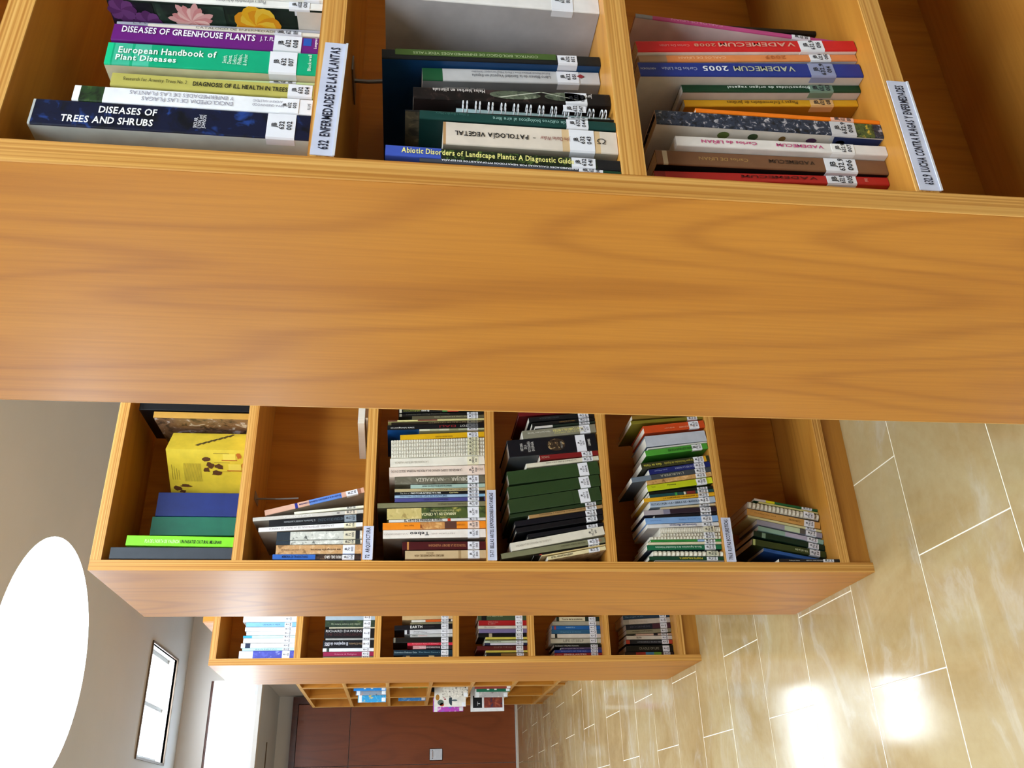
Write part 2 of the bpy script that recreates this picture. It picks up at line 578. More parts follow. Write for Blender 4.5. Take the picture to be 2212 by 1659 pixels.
# door set in the far wall
DY = RY1
door = MB(); door.box(.60, 1.235, DY - .055, DY - .002, .012, 1.850, M['door_wood'])
d1 = struct(door.build('door_1'))
MB().box(.60, 1.235, DY - .055, DY - .002, 1.857, 2.425, M['door_wood']).build('transom_panel', d1)
MB().box(-.04, .594, DY - .055, DY - .002, .012, 1.850, M['door_wood']).build('door_leaf', d1)
MB().box(-.04, .594, DY - .055, DY - .002, 1.857, 2.425, M['door_wood']).build('transom_panel', d1)
MB().box(-.12, 1.315, DY - .075, DY - .001, 2.43, 2.49, M['frame_wood']).build('door_frame_head', d1)
MB().box(1.24, 1.315, DY - .075, DY - .001, 0, 2.43, M['frame_wood']).build('door_frame_jamb', d1)
MB().box(-.12, -.045, DY - .075, DY - .001, 0, 2.43, M['frame_wood']).build('door_frame_jamb', d1)
MB().box(-.04, 1.235, DY - .062, DY - .03, .0005, .010, M['light_strip']).build('under_door_light', d1)  # bright strip standing in for light showing under the door

# ================================================================== BOOKCASES
H = 2.087
BT = .027
LEVELS = {1: [1.742, 1.411, 1.081, .745, .42, .09], 2: [1.742, 1.414, 1.085, .758, .43, .095], 3: [1.748, 1.42, 1.088, .762, .43, .095]}
def bookcase(label, loc, rotz, width, depth, double=True, ax=('x', 'z'), lv=3):
    """front at local y = 0 facing -y; base at z = 0"""
    root = thing('bookcase', label, 'bookcase', loc, (0, 0, rotz), 'beech bookcases')
    sw = M['shelf_wood'] if ax[0] == 'x' else M['shelf_wood_y']
    ew = M['edge_x'] if ax[0] == 'x' else M['edge_y']
    E = .002
    for x0 in (0, width - BT):
        p = MB(); p.box(x0, x0 + BT, E, depth - E, 0, H, M['veneer']); s = p.build('side_panel', root); bevel(s, .0008)
        for y0 in (0, depth - E):
            p = MB(); p.box(x0, x0 + BT, y0, y0 + E - .0002, 0, H, M['edge_z']); p.build('edge_band', s)
    mid = depth / 2 if double else depth - .012
    p = MB(); p.box(BT + .0005, width - BT - .0005, mid - .006, mid + .006, LEVELS[lv][-1] + .001, H - BT - .0005, M['veneer']); p.build('back_panel', root)
    p = MB(); p.box(BT, width - BT, E, depth - E, H - BT, H, sw); s = p.build('top_board', root)
    p = MB(); p.box(BT, width - BT, 0, E - .0002, H - BT, H, ew); p.build('edge_band', s)
    spans = [(0, mid - .0065)] + ([(depth, mid + .0065)] if double else [])
    for k, z in enumerate(LEVELS[lv]):
        for (f, b) in spans:
            lo, hi = min(f, b), max(f, b)
            e0 = lo + E if f < b else lo
            e1 = hi if f < b else hi - E
            p = MB(); p.box(BT + .0003, width - BT - .0003, e0, e1, z - BT, z, sw)
            s = p.build('shelf', root)
            p = MB()
            if f < b: p.box(BT + .0003, width - BT - .0003, f, f + E - .0002, z - BT, z, ew)
            else: p.box(BT + .0003, width - BT - .0003, f - E + .0002, f, z - BT, z, ew)
            p.build('edge_band', s)
    p = MB(); p.box(BT + .0003, width - BT - .0003, .012, .030, 0, LEVELS[lv][-1] - BT - .0005, M['shelf_wood'] if ax[0] == 'x' else M['shelf_wood_y']); p.build('plinth', root)
    if double:
        p = MB(); p.box(BT + .0003, width - BT - .0003, depth - .03, depth - .012, 0, LEVELS[lv][-1] - BT - .0005, sw); p.build('plinth', root)
    return root
D = .5435
Y1, Y2, Y3 = 0.6968, 2.23574, 3.77468
bookcase('beech bookcase with the 632 and 632.9 shelf signs', (.5867, Y1, 0), 0, .95, D, lv=1)
bookcase('beech bookcase with the 72, 73-77 and 796.5 shelf signs', (.5919, Y2, 0), 0, .95, D, lv=2)
bookcase('double-sided beech bookcase without shelf signs, beyond the 72 bookcase', (.6062, Y3, 0), 0, .95, D)
# magazine bookcases along the side, fronts facing the aisle
for i, (yb, lab) in enumerate(((8.36, 'beech magazine bookcase end unit next to the brown door'),
                               (7.752, 'middle beech magazine bookcase with protruding magazines'),
                               (7.144, 'beech magazine bookcase unit behind the unsigned bookcase'))):
    bookcase(lab, (.97, yb, 0), -math.pi / 2, .606, .31, False, ('y', 'z'))
# tall cupboard behind the magazine units
c = thing('tall_cupboard', 'tall beech cupboard rising above the unsigned bookcase', 'cupboard', (1.335, 6.43, 0))
MB().box(0, .9, .022, 1.2, 0, 2.72, M['veneer']).build('carcass', c)
for x0 in (.003, .453):
    dd = MB().box(x0, x0 + .444, 0, .021, .06, 2.715, M['veneer']).build('door', c)
    bevel(dd, .001)
    kx = .42 if x0 < .1 else .48
    MB().tube([(kx, -.03, 1.0), (kx, -.03, 1.12)], .005, M['steel'], 8).build('handle', dd)

# ================================================================== BOOKS
BOOKS = [
    {'id': 'A', 'x': 0.6459, 'y': 0.7088, 'z': 1.4115, 'th': 0.0349, 'h': 0.282, 'lean': 0, 'c': 'mot:#0b1230,#1f3f86,#060914,38', 'label': 'thick navy woodland-photo hardback with torn jacket top on the shelf marked 632', 'lf': '#c9d2cd', 'hard': 1, 'd': 0.22, 'bands': [(0, 0.0082, '#cfd3cf')], 't': [('DISEASES OF', 'd', 0.2336, 0.4379, 0.57, 0.83, '#f4f4f2', 1), ('TREES AND SHRUBS', 'd', 0.1095, 0.4313, 0.16, 0.42, '#f4f4f2', 1), ('SINCLAIR,', 'h', 0.5735, 0.5866, 0.2, 0.62, '#e8e8ee', 0), ('LYON, and', 'h', 0.5882, 0.6013, 0.2, 0.72, '#e8e8ee', 0), ('JOHNSON', 'h', 0.6029, 0.616, 0.2, 0.72, '#e8e8ee', 0)], 'lab': ('632', '002'), 'lz': (0.0166, 0.0461)},
    {'id': 'A', 'x': 0.6814, 'y': 0.7088, 'z': 1.4115, 'th': 0.0219, 'h': 0.2459, 'lean': 0, 'c': '#f0f1f5', 'label': 'white paperback with a green leaf photo at its head on the shelf marked 632', 'd': 0.19, 'lc': '#f2f3f7', 'bands': [(0, 0.0268, '#fbfbfb'), (0.0268, 0.1227, 'mot:#27401f,#4d6a33,#1a2415,60')], 't': [('ENCICLOPEDIA DE LAS PLAGAS', 'u', 0.2799, 0.6576, 0.52, 0.78, '#8d8996', 0), ('Y ENFERMEDADES DE LAS PLANTAS', 'u', 0.2262, 0.6595, 0.18, 0.42, '#8d8996', 0), ('PIPPA GREENWOOD', 'u', 0.74, 0.8742, 0.5, 0.66, '#9a97a2', 0), ('ANDREW HALSTEAD', 'u', 0.74, 0.8666, 0.24, 0.4, '#9a97a2', 0), ('BLUME', 'h', 0.9739, 0.9873, 0.3, 0.7, '#222222', 0)], 'lab': ('632', '003'), 'lz': (0.0154, 0.0356)},
    {'id': 'A', 'x': 0.7095, 'y': 0.7128, 'z': 1.4115, 'th': 0.0191, 'h': 0.2139, 'lean': 0, 'c': '#bdb45c', 'label': 'olive-yellow paperback with one line of black capitals on the shelf marked 632', 'd': 0.19, 't': [('Research for Amenity Trees No. 2', 'd', 0.0585, 0.3644, 0.42, 0.68, '#2b2a12', 0), ('DIAGNOSIS OF ILL HEALTH IN TREES', 'd', 0.3937, 0.8593, 0.34, 0.66, '#16150a', 1)], 'lab': ('632', '004'), 'lz': (0.0036, 0.0296)},
    {'id': 'A', 'x': 0.7396, 'y': 0.7228, 'z': 1.4115, 'th': 0.0035, 'h': 0.1952, 'lean': -0.0382, 'c': '#cfe3a8', 'label': 'thin pale green pamphlet pushed in beside green handbook on the shelf marked 632', 'd': 0.15, 'lab': ('632', '016'), 'lz': (0.0239, 0.0525)},
    {'id': 'A', 'x': 0.7441, 'y': 0.7128, 'z': 1.4115, 'th': 0.0333, 'h': 0.2253, 'lean': -0.0189, 'c': '#04a878', 'label': 'thick emerald green handbook with taped worn spine on the shelf marked 632', 'lf': '#d9cfae', 'd': 0.19, 'bands': [(0, 0.026, '#10c98c'), (0.0347, 0.1148, '#3fb894'), (0.1278, 0.2036, '#48bd9b')], 't': [('European Handbook of', 'd', 0.0542, 0.5112, 0.52, 0.8, '#eaf7ee', 1), ('Plant Diseases', 'd', 0.0477, 0.3271, 0.2, 0.44, '#eaf7ee', 1), ('Smith,', 'h', 0.5416, 0.5611, 0.3, 0.66, '#d9f2e4', 0), ('Dunez,', 'h', 0.5654, 0.5849, 0.28, 0.68, '#d9f2e4', 0), ('Lelliott,', 'h', 0.5892, 0.6087, 0.28, 0.72, '#d9f2e4', 0), ('Phillips,', 'h', 0.6131, 0.6326, 0.28, 0.74, '#d9f2e4', 0), ('& Archer', 'h', 0.6391, 0.6585, 0.24, 0.76, '#d9f2e4', 0), ('Blackwell', 'h', 0.9488, 0.9662, 0.15, 0.9, '#eaf7ee', 0)], 'lab': ('632', '007'), 'lz': (0.0233, 0.053)},
    {'id': 'A', 'x': 0.7896, 'y': 0.7248, 'z': 1.4115, 'th': 0.0259, 'h': 0.2303, 'lean': 0, 'c': '#6d1c7c', 'label': 'purple paperback with white capitals along its spine on the shelf marked 632', 'd': 0.17, 'gb': (0.9082, 0.9477, 0.1, 0.55, '#2456b4'), 't': [('DISEASES OF GREENHOUSE PLANTS', 'd', 0.0417, 0.6735, 0.5, 0.86, '#f7f2fa', 1), ('J. T. FL', 'd', 0.6976, 0.7634, 0.58, 0.82, '#f2e6f5', 1), ('Longman', 'h', 0.9609, 0.974, 0.3, 0.95, '#f5eef6', 1)], 'lab': ('632', '008'), 'lz': (0.0231, 0.054)},
    {'id': 'A', 'x': 0.8202, 'y': 0.7268, 'z': 1.4115, 'th': 0.006, 'h': 0.1953, 'lean': -0.0209, 'c': '#e9e3d4', 'label': 'thin cream booklet wedged beside the purple paperback on the shelf marked 632', 'd': 0.16, 't': [('CATALOGO DE ENFERMEDADES', 'd', 0.2683, 0.7417, 0.2, 0.8, '#4a443c', 0)], 'lab': ('632', '009'), 'lz': (0.0248, 0.0556)},
    {'id': 'A', 'x': 0.8309, 'y': 0.7308, 'z': 1.4115, 'th': 0.0046, 'h': 0.2311, 'lean': -0.0405, 'c': '#b9bcc8', 'label': 'thin grey booklet behind the cream one on the shelf marked 632', 'd': 0.16, 't': [('L Y S I', 'd', 0.0781, 0.1517, 0.2, 0.8, '#555a66', 0)]},
    {'id': 'A', 'x': 0.8366, 'y': 0.7028, 'z': 1.4115, 'th': 0.0106, 'h': 0.2365, 'lean': -0.0284, 'c': '#efece6', 'label': 'flower-photo plant guide showing its daisy back cover on the shelf marked 632', 'lf': '#1d2a20', 'd': 0.21, 'art': 'flowers', 't': [('Plagas y enfermedades de las plantas', 'u', 0.499, 0.7293, 0.2, 0.75, '#555555', 0)], 'lab': ('632E', 'O13'), 'lz': (0.0146, 0.0378)},
    {'id': 'A', 'x': 0.8478, 'y': 0.6988, 'z': 1.4115, 'th': 0.0145, 'h': 0.2364, 'lean': -0.0284, 'c': '#f1efe9', 'label': 'white paperback next to the flower-photo guide on the shelf marked 632', 'd': 0.2, 'bands': [(0.7704, 0.8023, '#c63a2a'), (0.813, 0.8385, '#2f6a3a')], 'lab': ('632', '014'), 'lz': (0.004, 0.0216)},
    {'id': 'B', 'x': 0.6145, 'y': 0.6988, 'z': 1.0815, 'th': 0.0051, 'h': 0.2152, 'lean': 0.0135, 'c': '#43464f', 'label': 'slate and dark green paperback against the end panel on the shelf under the 632 sign', 'd': 0.19, 'bands': [(0.9031, 1, '#0f3b25')], 't': [('ENFERMEDADES CAUSADAS POR NEMATODOS FITOPARASITOS EN ESPAÑA', 'u', 0.1054, 0.7793, 0.1, 0.55, '#e6e8ee', 1)], 'lab': ('632', '040'), 'lz': (0.0199, 0.046)},
    {'id': 'B', 'x': 0.6204, 'y': 0.6988, 'z': 1.0815, 'th': 0.0143, 'h': 0.2509, 'lean': 0.0126, 'c': 'mot:#16240f,#5d7a35,#0d140a,120', 'label': 'blue and leafy-photo paperback with yellow title on the shelf under the 632 sign', 'lf': '#3a52a8', 'd': 0.2, 'bands': [(0, 0.2317, '#3c55b4'), (0.8994, 1, '#15161a')], 't': [('Abiotic Disorders of Landscape Plants: A Diagnostic Guide', 'd', 0.0668, 0.7973, 0.3, 0.8, '#ece58a', 1)], 'lab': ('632', '041'), 'lz': (0.0272, 0.0533)},
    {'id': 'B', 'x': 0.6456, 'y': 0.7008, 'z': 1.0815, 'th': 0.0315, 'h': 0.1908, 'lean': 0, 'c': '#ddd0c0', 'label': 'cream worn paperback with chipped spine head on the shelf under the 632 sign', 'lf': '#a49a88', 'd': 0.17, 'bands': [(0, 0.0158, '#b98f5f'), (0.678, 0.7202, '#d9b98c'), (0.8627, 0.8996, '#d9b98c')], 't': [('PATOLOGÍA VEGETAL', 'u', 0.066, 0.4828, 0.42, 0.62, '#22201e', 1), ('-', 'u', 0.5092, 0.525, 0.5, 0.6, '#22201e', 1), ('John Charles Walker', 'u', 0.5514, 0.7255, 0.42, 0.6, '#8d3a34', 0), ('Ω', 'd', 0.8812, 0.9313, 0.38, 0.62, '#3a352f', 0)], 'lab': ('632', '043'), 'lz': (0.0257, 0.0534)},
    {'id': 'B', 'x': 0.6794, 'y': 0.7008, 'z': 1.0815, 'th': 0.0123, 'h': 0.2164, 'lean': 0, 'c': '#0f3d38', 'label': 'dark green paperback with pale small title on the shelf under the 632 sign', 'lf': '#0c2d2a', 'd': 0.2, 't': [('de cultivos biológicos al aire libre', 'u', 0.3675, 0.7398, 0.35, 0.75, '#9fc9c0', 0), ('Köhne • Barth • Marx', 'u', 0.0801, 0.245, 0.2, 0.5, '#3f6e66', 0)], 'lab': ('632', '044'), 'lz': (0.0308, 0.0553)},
    {'id': 'B', 'x': 0.6969, 'y': 0.7048, 'z': 1.0815, 'th': 0.0022, 'h': 0.2321, 'lean': -0.0211, 'c': '#161413', 'label': 'thin black booklet with a rock-texture cover on the shelf under the 632 sign', 'lf': 'mot:#4a4030,#6d5f45,#2a241b,60', 'd': 0.21, 'lab': ('632', '045'), 'lz': (0.0299, 0.0526)},
    {'id': 'B', 'x': 0.7038, 'y': 0.7108, 'z': 1.0815, 'th': 0.0099, 'h': 0.1765, 'lean': 0, 'c': '#a9c3c6', 'label': 'pale blue wire-bound notebook with white rings on the shelf under the 632 sign', 'd': 0.17, 'kind': 'wire', 'lab': ('632', '047'), 'lz': (0.0315, 0.0572)},
    {'id': 'B', 'x': 0.724, 'y': 0.7088, 'z': 1.0815, 'th': 0.018, 'h': 0.2238, 'lean': -0.0382, 'c': 'mot:#17100f,#3c2c2a,#0b0909,90', 'label': 'dark seedling-photo paperback with pale leaf print on the shelf under the 632 sign', 'lf': '#241a18', 'd': 0.2, 'art': 'leaf', 'bands': [(0.8829, 0.9719, '#141012')], 't': [('Malas hierbas en plántula', 'u', 0.096, 0.3583, 0.12, 0.38, '#cfc7c2', 1), ('Guía de identificación', 'u', 0.1499, 0.3583, 0.0, 0.1, '#8f8783', 0), ('Jordi', 'u', 0.8689, 0.9063, 0.2, 0.5, '#d6cfca', 1)], 'lab': ('632', '048'), 'lz': (0.0273, 0.0524)},
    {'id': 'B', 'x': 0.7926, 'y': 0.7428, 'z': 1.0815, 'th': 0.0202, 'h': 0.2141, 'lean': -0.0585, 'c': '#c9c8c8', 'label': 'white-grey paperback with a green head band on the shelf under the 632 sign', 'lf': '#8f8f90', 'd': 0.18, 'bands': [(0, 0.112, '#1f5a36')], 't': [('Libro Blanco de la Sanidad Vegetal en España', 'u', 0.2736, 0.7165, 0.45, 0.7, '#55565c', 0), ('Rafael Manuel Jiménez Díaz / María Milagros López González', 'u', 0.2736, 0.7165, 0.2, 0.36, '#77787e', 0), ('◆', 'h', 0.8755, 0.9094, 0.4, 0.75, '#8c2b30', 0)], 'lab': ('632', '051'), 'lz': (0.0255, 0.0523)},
    {'id': 'B', 'x': 0.8134, 'y': 0.7328, 'z': 1.0815, 'th': 0.0152, 'h': 0.2621, 'lean': -0.0504, 'c': '#15181a', 'label': 'tall black book with a green title band on the shelf under the 632 sign', 'lf': '#123f6e', 'd': 0.21, 'gb': (0.0591, 0.7937, 0.0, 0.62, '#47602a'), 't': [('CONTROL BIOLÓGICO DE ENFERMEDADES VEGETALES', 'u', 0.1393, 0.7093, 0.24, 0.5, '#b9c79b', 0)], 'lab': ('632', '052'), 'lz': (0.0286, 0.0524)},
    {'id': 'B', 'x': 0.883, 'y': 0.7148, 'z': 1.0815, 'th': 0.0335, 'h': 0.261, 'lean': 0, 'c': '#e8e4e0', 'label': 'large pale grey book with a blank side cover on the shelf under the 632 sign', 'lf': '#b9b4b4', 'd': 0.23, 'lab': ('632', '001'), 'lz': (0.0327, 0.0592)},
    {'id': 'C', 'x': 0.6508, 'y': 0.7428, 'z': 0.7455, 'th': 0.0042, 'h': 0.2231, 'lean': -0.037, 'c': '#d6b422', 'label': 'thin yellow booklet against the end panel on the shelf marked 632.9', 'd': 0.16, 'lab': ('632.9', '004'), 'lz': (0.042, 0.0676)},
    {'id': 'C', 'x': 0.6556, 'y': 0.7368, 'z': 0.7455, 'th': 0.0127, 'h': 0.2854, 'lean': -0.037, 'c': '#b3231f', 'label': 'dull red hardback with dark spaced capitals on the shelf marked 632.9', 'd': 0.18, 'bands': [(0, 0.0455, '#8d1a18')], 't': [('VADEMECUM', 'u', 0.3622, 0.6888, 0.3, 0.6, '#5c1210', 1), ('1990', 'h', 0.8926, 0.9084, 0.3, 0.7, '#e0a090', 0)], 'lab': ('632.9', '005'), 'lz': (0.0408, 0.0775)},
    {'id': 'C', 'x': 0.6689, 'y': 0.7328, 'z': 0.7455, 'th': 0.021, 'h': 0.282, 'lean': -0.0164, 'c': '#7a5237', 'label': 'brown hardback with gold spaced lettering on the shelf marked 632.9', 'lf': '#191211', 'd': 0.18, 'bands': [(0.028, 0.048, '#c9b9a0')], 't': [('VADEMECUM', 'u', 0.4796, 0.6794, 0.35, 0.6, '#3f2a1c', 1), ('Carlos DE LIÑAN', 'u', 0.1798, 0.3897, 0.4, 0.62, '#b58f52', 0)], 'lab': ('632.9', '006'), 'lz': (0.0385, 0.078)},  # side cover's near-black is shade put into its colour
    {'id': 'C', 'x': 0.6905, 'y': 0.7248, 'z': 0.7455, 'th': 0.0149, 'h': 0.2586, 'lean': -0.0162, 'c': '#e3dcd6', 'label': 'white paperback with pink capitals on the shelf marked 632.9', 'd': 0.17, 'lc': '#efece9', 't': [('VADEMECUM', 'u', 0.4673, 0.6911, 0.35, 0.66, '#c2497c', 1), ('Carlos de LIÑAN', 'u', 0.1163, 0.3751, 0.35, 0.66, '#c2497c', 1)], 'lab': ('632.9', '007'), 'lz': (0.0413, 0.0697)},
    {'id': 'C', 'x': 0.7159, 'y': 0.7228, 'z': 0.7455, 'th': 0.0217, 'h': 0.2797, 'lean': 0, 'c': 'mot:#2b3346,#b9b4b8,#14161c,150', 'label': 'thick mottled fruit-crowd photo book with navy foot on the shelf marked 632.9', 'lf': '#dcd2c6', 'hard': 1, 'd': 0.2, 'lc': '#c9c6c8', 'art': 'fruit', 'bands': [(0.8774, 0.9609, 'mot:#4d5a2e,#cfae3a,#20261a,150')], 'lab': ('632.9', '008'), 'lz': (0.0343, 0.0656)},
    {'id': 'C', 'x': 0.7383, 'y': 0.7228, 'z': 0.7455, 'th': 0.0061, 'h': 0.2296, 'lean': 0, 'c': '#f07a12', 'label': 'thin bright orange booklet beside the mottled book on the shelf marked 632.9', 'd': 0.16, 'lc': '#f2b59a', 'lab': ('632.9', '009'), 'lz': (0.0336, 0.0625)},
    {'id': 'C', 'x': 0.7961, 'y': 0.7518, 'z': 0.7455, 'th': 0.0112, 'h': 0.2303, 'lean': -0.0885, 'c': '#dba21f', 'label': 'mustard yellow paperback with small black script on the shelf marked 632.9', 'lf': '#b37a1b', 'd': 0.15, 'lc': '#e8b878', 't': [('Plagas y Enfermedades de Jardines', 'u', 0.2402, 0.6458, 0.3, 0.75, '#4a3208', 0)], 'lab': ('632.9', '011'), 'lz': (0.0336, 0.0644)},
    {'id': 'C', 'x': 0.808, 'y': 0.7398, 'z': 0.7455, 'th': 0.012, 'h': 0.2355, 'lean': -0.0885, 'c': '#0d3a22', 'label': 'dark green glossy paperback with white title on the shelf marked 632.9', 'lf': '#c9c4bf', 'd': 0.16, 'lc': '#6f8a78', 't': [('Biopesticidas de origen vegetal', 'u', 0.2512, 0.7117, 0.3, 0.6, '#dfe9e2', 1)], 'lab': ('632.9', '013'), 'lz': (0.0371, 0.0691)},
    {'id': 'C', 'x': 0.8206, 'y': 0.7268, 'z': 0.7455, 'th': 0.0227, 'h': 0.291, 'lean': -0.0885, 'c': '#1c3186', 'label': 'royal blue paperback with pale capitals and 2005 on the shelf marked 632.9', 'lf': '#d6d0c6', 'd': 0.19, 'lc': '#8f96b8', 't': [('VADEMECUM', 'u', 0.4156, 0.692, 0.3, 0.66, '#b9bca0', 1), ('2005', 'u', 0.2785, 0.3907, 0.3, 0.66, '#e8ecf0', 1), ('Carlos De Liñán', 'u', 0.0998, 0.2535, 0.4, 0.62, '#b9c3dd', 0), ('AGROTECNICAS', 'u', 0.0062, 0.0727, 0.45, 0.58, '#c9cdd8', 0)], 'lab': ('632.9', '014'), 'lz': (0.037, 0.0703)},
    {'id': 'C', 'x': 0.8521, 'y': 0.7298, 'z': 0.7455, 'th': 0.0117, 'h': 0.2892, 'lean': -0.1071, 'c': '#e08a4e', 'label': 'peach orange paperback with faded capitals on the shelf marked 632.9', 'lf': '#e6e2de', 'd': 0.18, 'bands': [(0, 0.1233, '#a8866a')], 't': [('CARLOS DE LIÑAN', 'u', 0.1765, 0.3891, 0.35, 0.65, '#f0c8a0', 0), ('2009', 'u', 0.5698, 0.6655, 0.25, 0.75, '#c06a34', 1)], 'lab': ('632.9', '015'), 'lz': (0.0359, 0.0641)},
    {'id': 'C', 'x': 0.8644, 'y': 0.7248, 'z': 0.7455, 'th': 0.0182, 'h': 0.2915, 'lean': -0.1071, 'c': '#cf1d22', 'label': 'bright red paperback with outlined capitals and 2008 on the shelf marked 632.9', 'lf': '#ece6e2', 'd': 0.19, 't': [('VADEMECUM', 'u', 0.3645, 0.7162, 0.25, 0.62, '#d9a08c', 1), ('2008', 'u', 0.2543, 0.3517, 0.32, 0.6, '#c98a70', 1), ('Carlos De Liñán', 'u', 0.1017, 0.2331, 0.4, 0.6, '#d98f86', 0)], 'lab': ('632.9', '016'), 'lz': (0.0444, 0.0772)},
    {'id': 'C', 'x': 0.8992, 'y': 0.7468, 'z': 0.7455, 'th': 0.007, 'h': 0.2791, 'lean': 0.0797, 'c': '#b8477e', 'label': 'leaning pink and white paperback with tilted spine on the shelf marked 632.9', 'lf': '#e4d8d2', 'd': 0.18, 'bands': [(0, 0.0802, '#8d8f96')], 't': [('CARLOS DE LIÑAN', 'u', 0.1693, 0.4144, 0.25, 0.75, '#d98fb2', 0)], 'lab': ('632.9', '017'), 'lz': (0.0453, 0.0702)},
    {'id': 'C', 'x': 0.9763, 'y': 0.7968, 'z': 0.7455, 'th': 0.0076, 'h': 0.1563, 'lean': -0.0235, 'c': '#0d0c0e', 'label': 'black booklet behind the leaning pink paperback on the shelf marked 632.9', 'd': 0.15},
    {'id': '2a', 'x': 0.6225, 'y': 2.2397, 'z': 1.7425, 'th': 0.0304, 'h': 0.3004, 'lean': 0, 'c': '#3b4148', 'label': 'charcoal slipcase box against the end panel above the 72 sign shelf', 'hard': 1, 'd': 0.22},
    {'id': '2a', 'x': 0.6557, 'y': 2.2457, 'z': 1.7425, 'th': 0.0271, 'h': 0.2678, 'lean': 0.0132, 'c': '#7fd626', 'label': 'lime green hardback with white and black capitals above the 72 sign shelf', 'hard': 1, 'd': 0.22, 't': [("PLA DE L'HORTA DE VALENCIA", 'd', 0.1717, 0.4937, 0.3, 0.62, '#d8f7b0', 1), ('UN PAISATGE CULTURAL MIL·LENARI', 'd', 0.5023, 0.8843, 0.3, 0.62, '#1d3a0c', 1)]},
    {'id': '2a', 'x': 0.7171, 'y': 2.3457, 'z': 1.7425, 'th': 0.0524, 'h': 0.2424, 'lean': 0, 'c': '#1f6a55', 'label': 'teal green cloth box file set back above the 72 sign shelf', 'hard': 1, 'd': 0.13},
    {'id': '2a', 'x': 0.7708, 'y': 2.3457, 'z': 1.7425, 'th': 0.0683, 'h': 0.2362, 'lean': 0, 'c': '#1d2f73', 'label': 'navy blue cloth box file set back above the 72 sign shelf', 'hard': 1, 'd': 0.13},
    {'id': '2a', 'x': 1.0194, 'y': 2.2457, 'z': 1.7425, 'th': 0.0184, 'h': 0.2555, 'lean': 0, 'c': '#c08f3c', 'label': 'gold-spined book showing a rocky landscape cover above the 72 sign shelf', 'lf': 'mot:#8a6a52,#d9d2d6,#4a3a30,34', 'hard': 1, 'd': 0.22},
    {'id': '2a', 'x': 1.0506, 'y': 2.2657, 'z': 1.7425, 'th': 0.0259, 'h': 0.3029, 'lean': 0, 'c': '#0b0c10', 'label': 'black binder beside the landscape book above the 72 sign shelf', 'hard': 1, 'd': 0.2},
    {'id': '2b', 'x': 0.6232, 'y': 2.2417, 'z': 1.4145, 'th': 0.0136, 'h': 0.226, 'lean': 0, 'c': '#2f62b4', 'label': 'blue and brown paperback lying against the end panel on the shelf marked 72', 'd': 0.2, 'bands': [(0.4801, 0.9968, 'mot:#3b2a22,#8a6a50,#1a1512,40')], 't': [('MEMORIA DE TRADUCTORES', 'd', 0.1044, 0.3966, 0.3, 0.75, '#16305e', 1), ('RECORDS DEL GIRO', 'u', 0.5845, 0.835, 0.25, 0.8, '#e8e2da', 1)], 'lab': ('72', '001')},
    {'id': '2b', 'x': 0.641, 'y': 2.2477, 'z': 1.4145, 'th': 0.0249, 'h': 0.22, 'lean': -0.0162, 'c': 'mot:#c79a68,#8f6a42,#d9b58a,60', 'label': 'tan old-map paperback on the shelf marked 72', 'd': 0.19, 't': [('EL LLANO DE VALENCIA', 'u', 0.0593, 0.3234, 0.45, 0.62, '#5e4026', 0), ('una cartografia historica', 'u', 0.4042, 0.7545, 0.45, 0.65, '#5e4026', 1)], 'lab': ('72', '003')},
    {'id': '2b', 'x': 0.6679, 'y': 2.2477, 'z': 1.4145, 'th': 0.0113, 'h': 0.2213, 'lean': -0.0206, 'c': 'mot:#c9c9bf,#6a6c66,#e6e6dc,70', 'label': 'thin grey classical-engraving volume on the shelf marked 72', 'd': 0.18, 'lc': '#d9d2b8', 'bands': [(0, 0.1616, '#26323c'), (0.8995, 0.9803, '#3a3f3c')], 'lab': ('72', '004')},
    {'id': '2b', 'x': 0.6818, 'y': 2.2477, 'z': 1.4145, 'th': 0.0228, 'h': 0.2212, 'lean': -0.0298, 'c': 'mot:#c9c9bf,#5a5c58,#e6e6dc,60', 'label': 'thick grey classical-engraving volume on the shelf marked 72', 'hard': 1, 'd': 0.18, 'lc': '#d9d2b8', 'bands': [(0, 0.1566, '#26323c'), (0.8962, 0.9717, '#20242a')], 'lab': ('72', '005')},
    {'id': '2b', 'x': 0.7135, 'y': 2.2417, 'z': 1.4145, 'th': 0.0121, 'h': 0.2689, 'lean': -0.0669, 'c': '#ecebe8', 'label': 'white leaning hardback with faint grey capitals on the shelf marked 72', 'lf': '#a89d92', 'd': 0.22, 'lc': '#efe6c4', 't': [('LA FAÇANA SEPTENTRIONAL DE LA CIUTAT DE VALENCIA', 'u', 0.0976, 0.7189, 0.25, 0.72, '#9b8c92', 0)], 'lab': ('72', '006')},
    {'id': '2b', 'x': 0.7303, 'y': 2.2417, 'z': 1.4145, 'th': 0.0179, 'h': 0.2435, 'lean': -0.0837, 'c': '#101319', 'label': 'black leaning paperback with grey capitals on the shelf marked 72', 'd': 0.2, 'lc': '#8f9aa2', 't': [('HISTORIA DE LA CIUDAD', 'u', 0.5172, 0.793, 0.3, 0.75, '#51606a', 0), ('II. Territorio, sociedad y patrimonio', 'u', 0.1576, 0.4876, 0.35, 0.65, '#9aa0a4', 1)], 'lab': ('72', '007')},
    {'id': '2b', 'x': 0.7504, 'y': 2.2417, 'z': 1.4145, 'th': 0.0103, 'h': 0.2868, 'lean': -0.0901, 'c': '#c9c4ba', 'label': 'tall pale grey leaning paperback on the shelf marked 72', 'lf': '#8f867a', 'd': 0.22, 'lc': '#e9dcc9', 't': [('LA ALAMEDA', 'u', 0.268, 0.5275, 0.3, 0.7, '#e9e6df', 0), ('•', 'u', 0.7536, 0.7871, 0.2, 0.8, '#1a1a1a', 1)], 'lab': ('72', '009')},
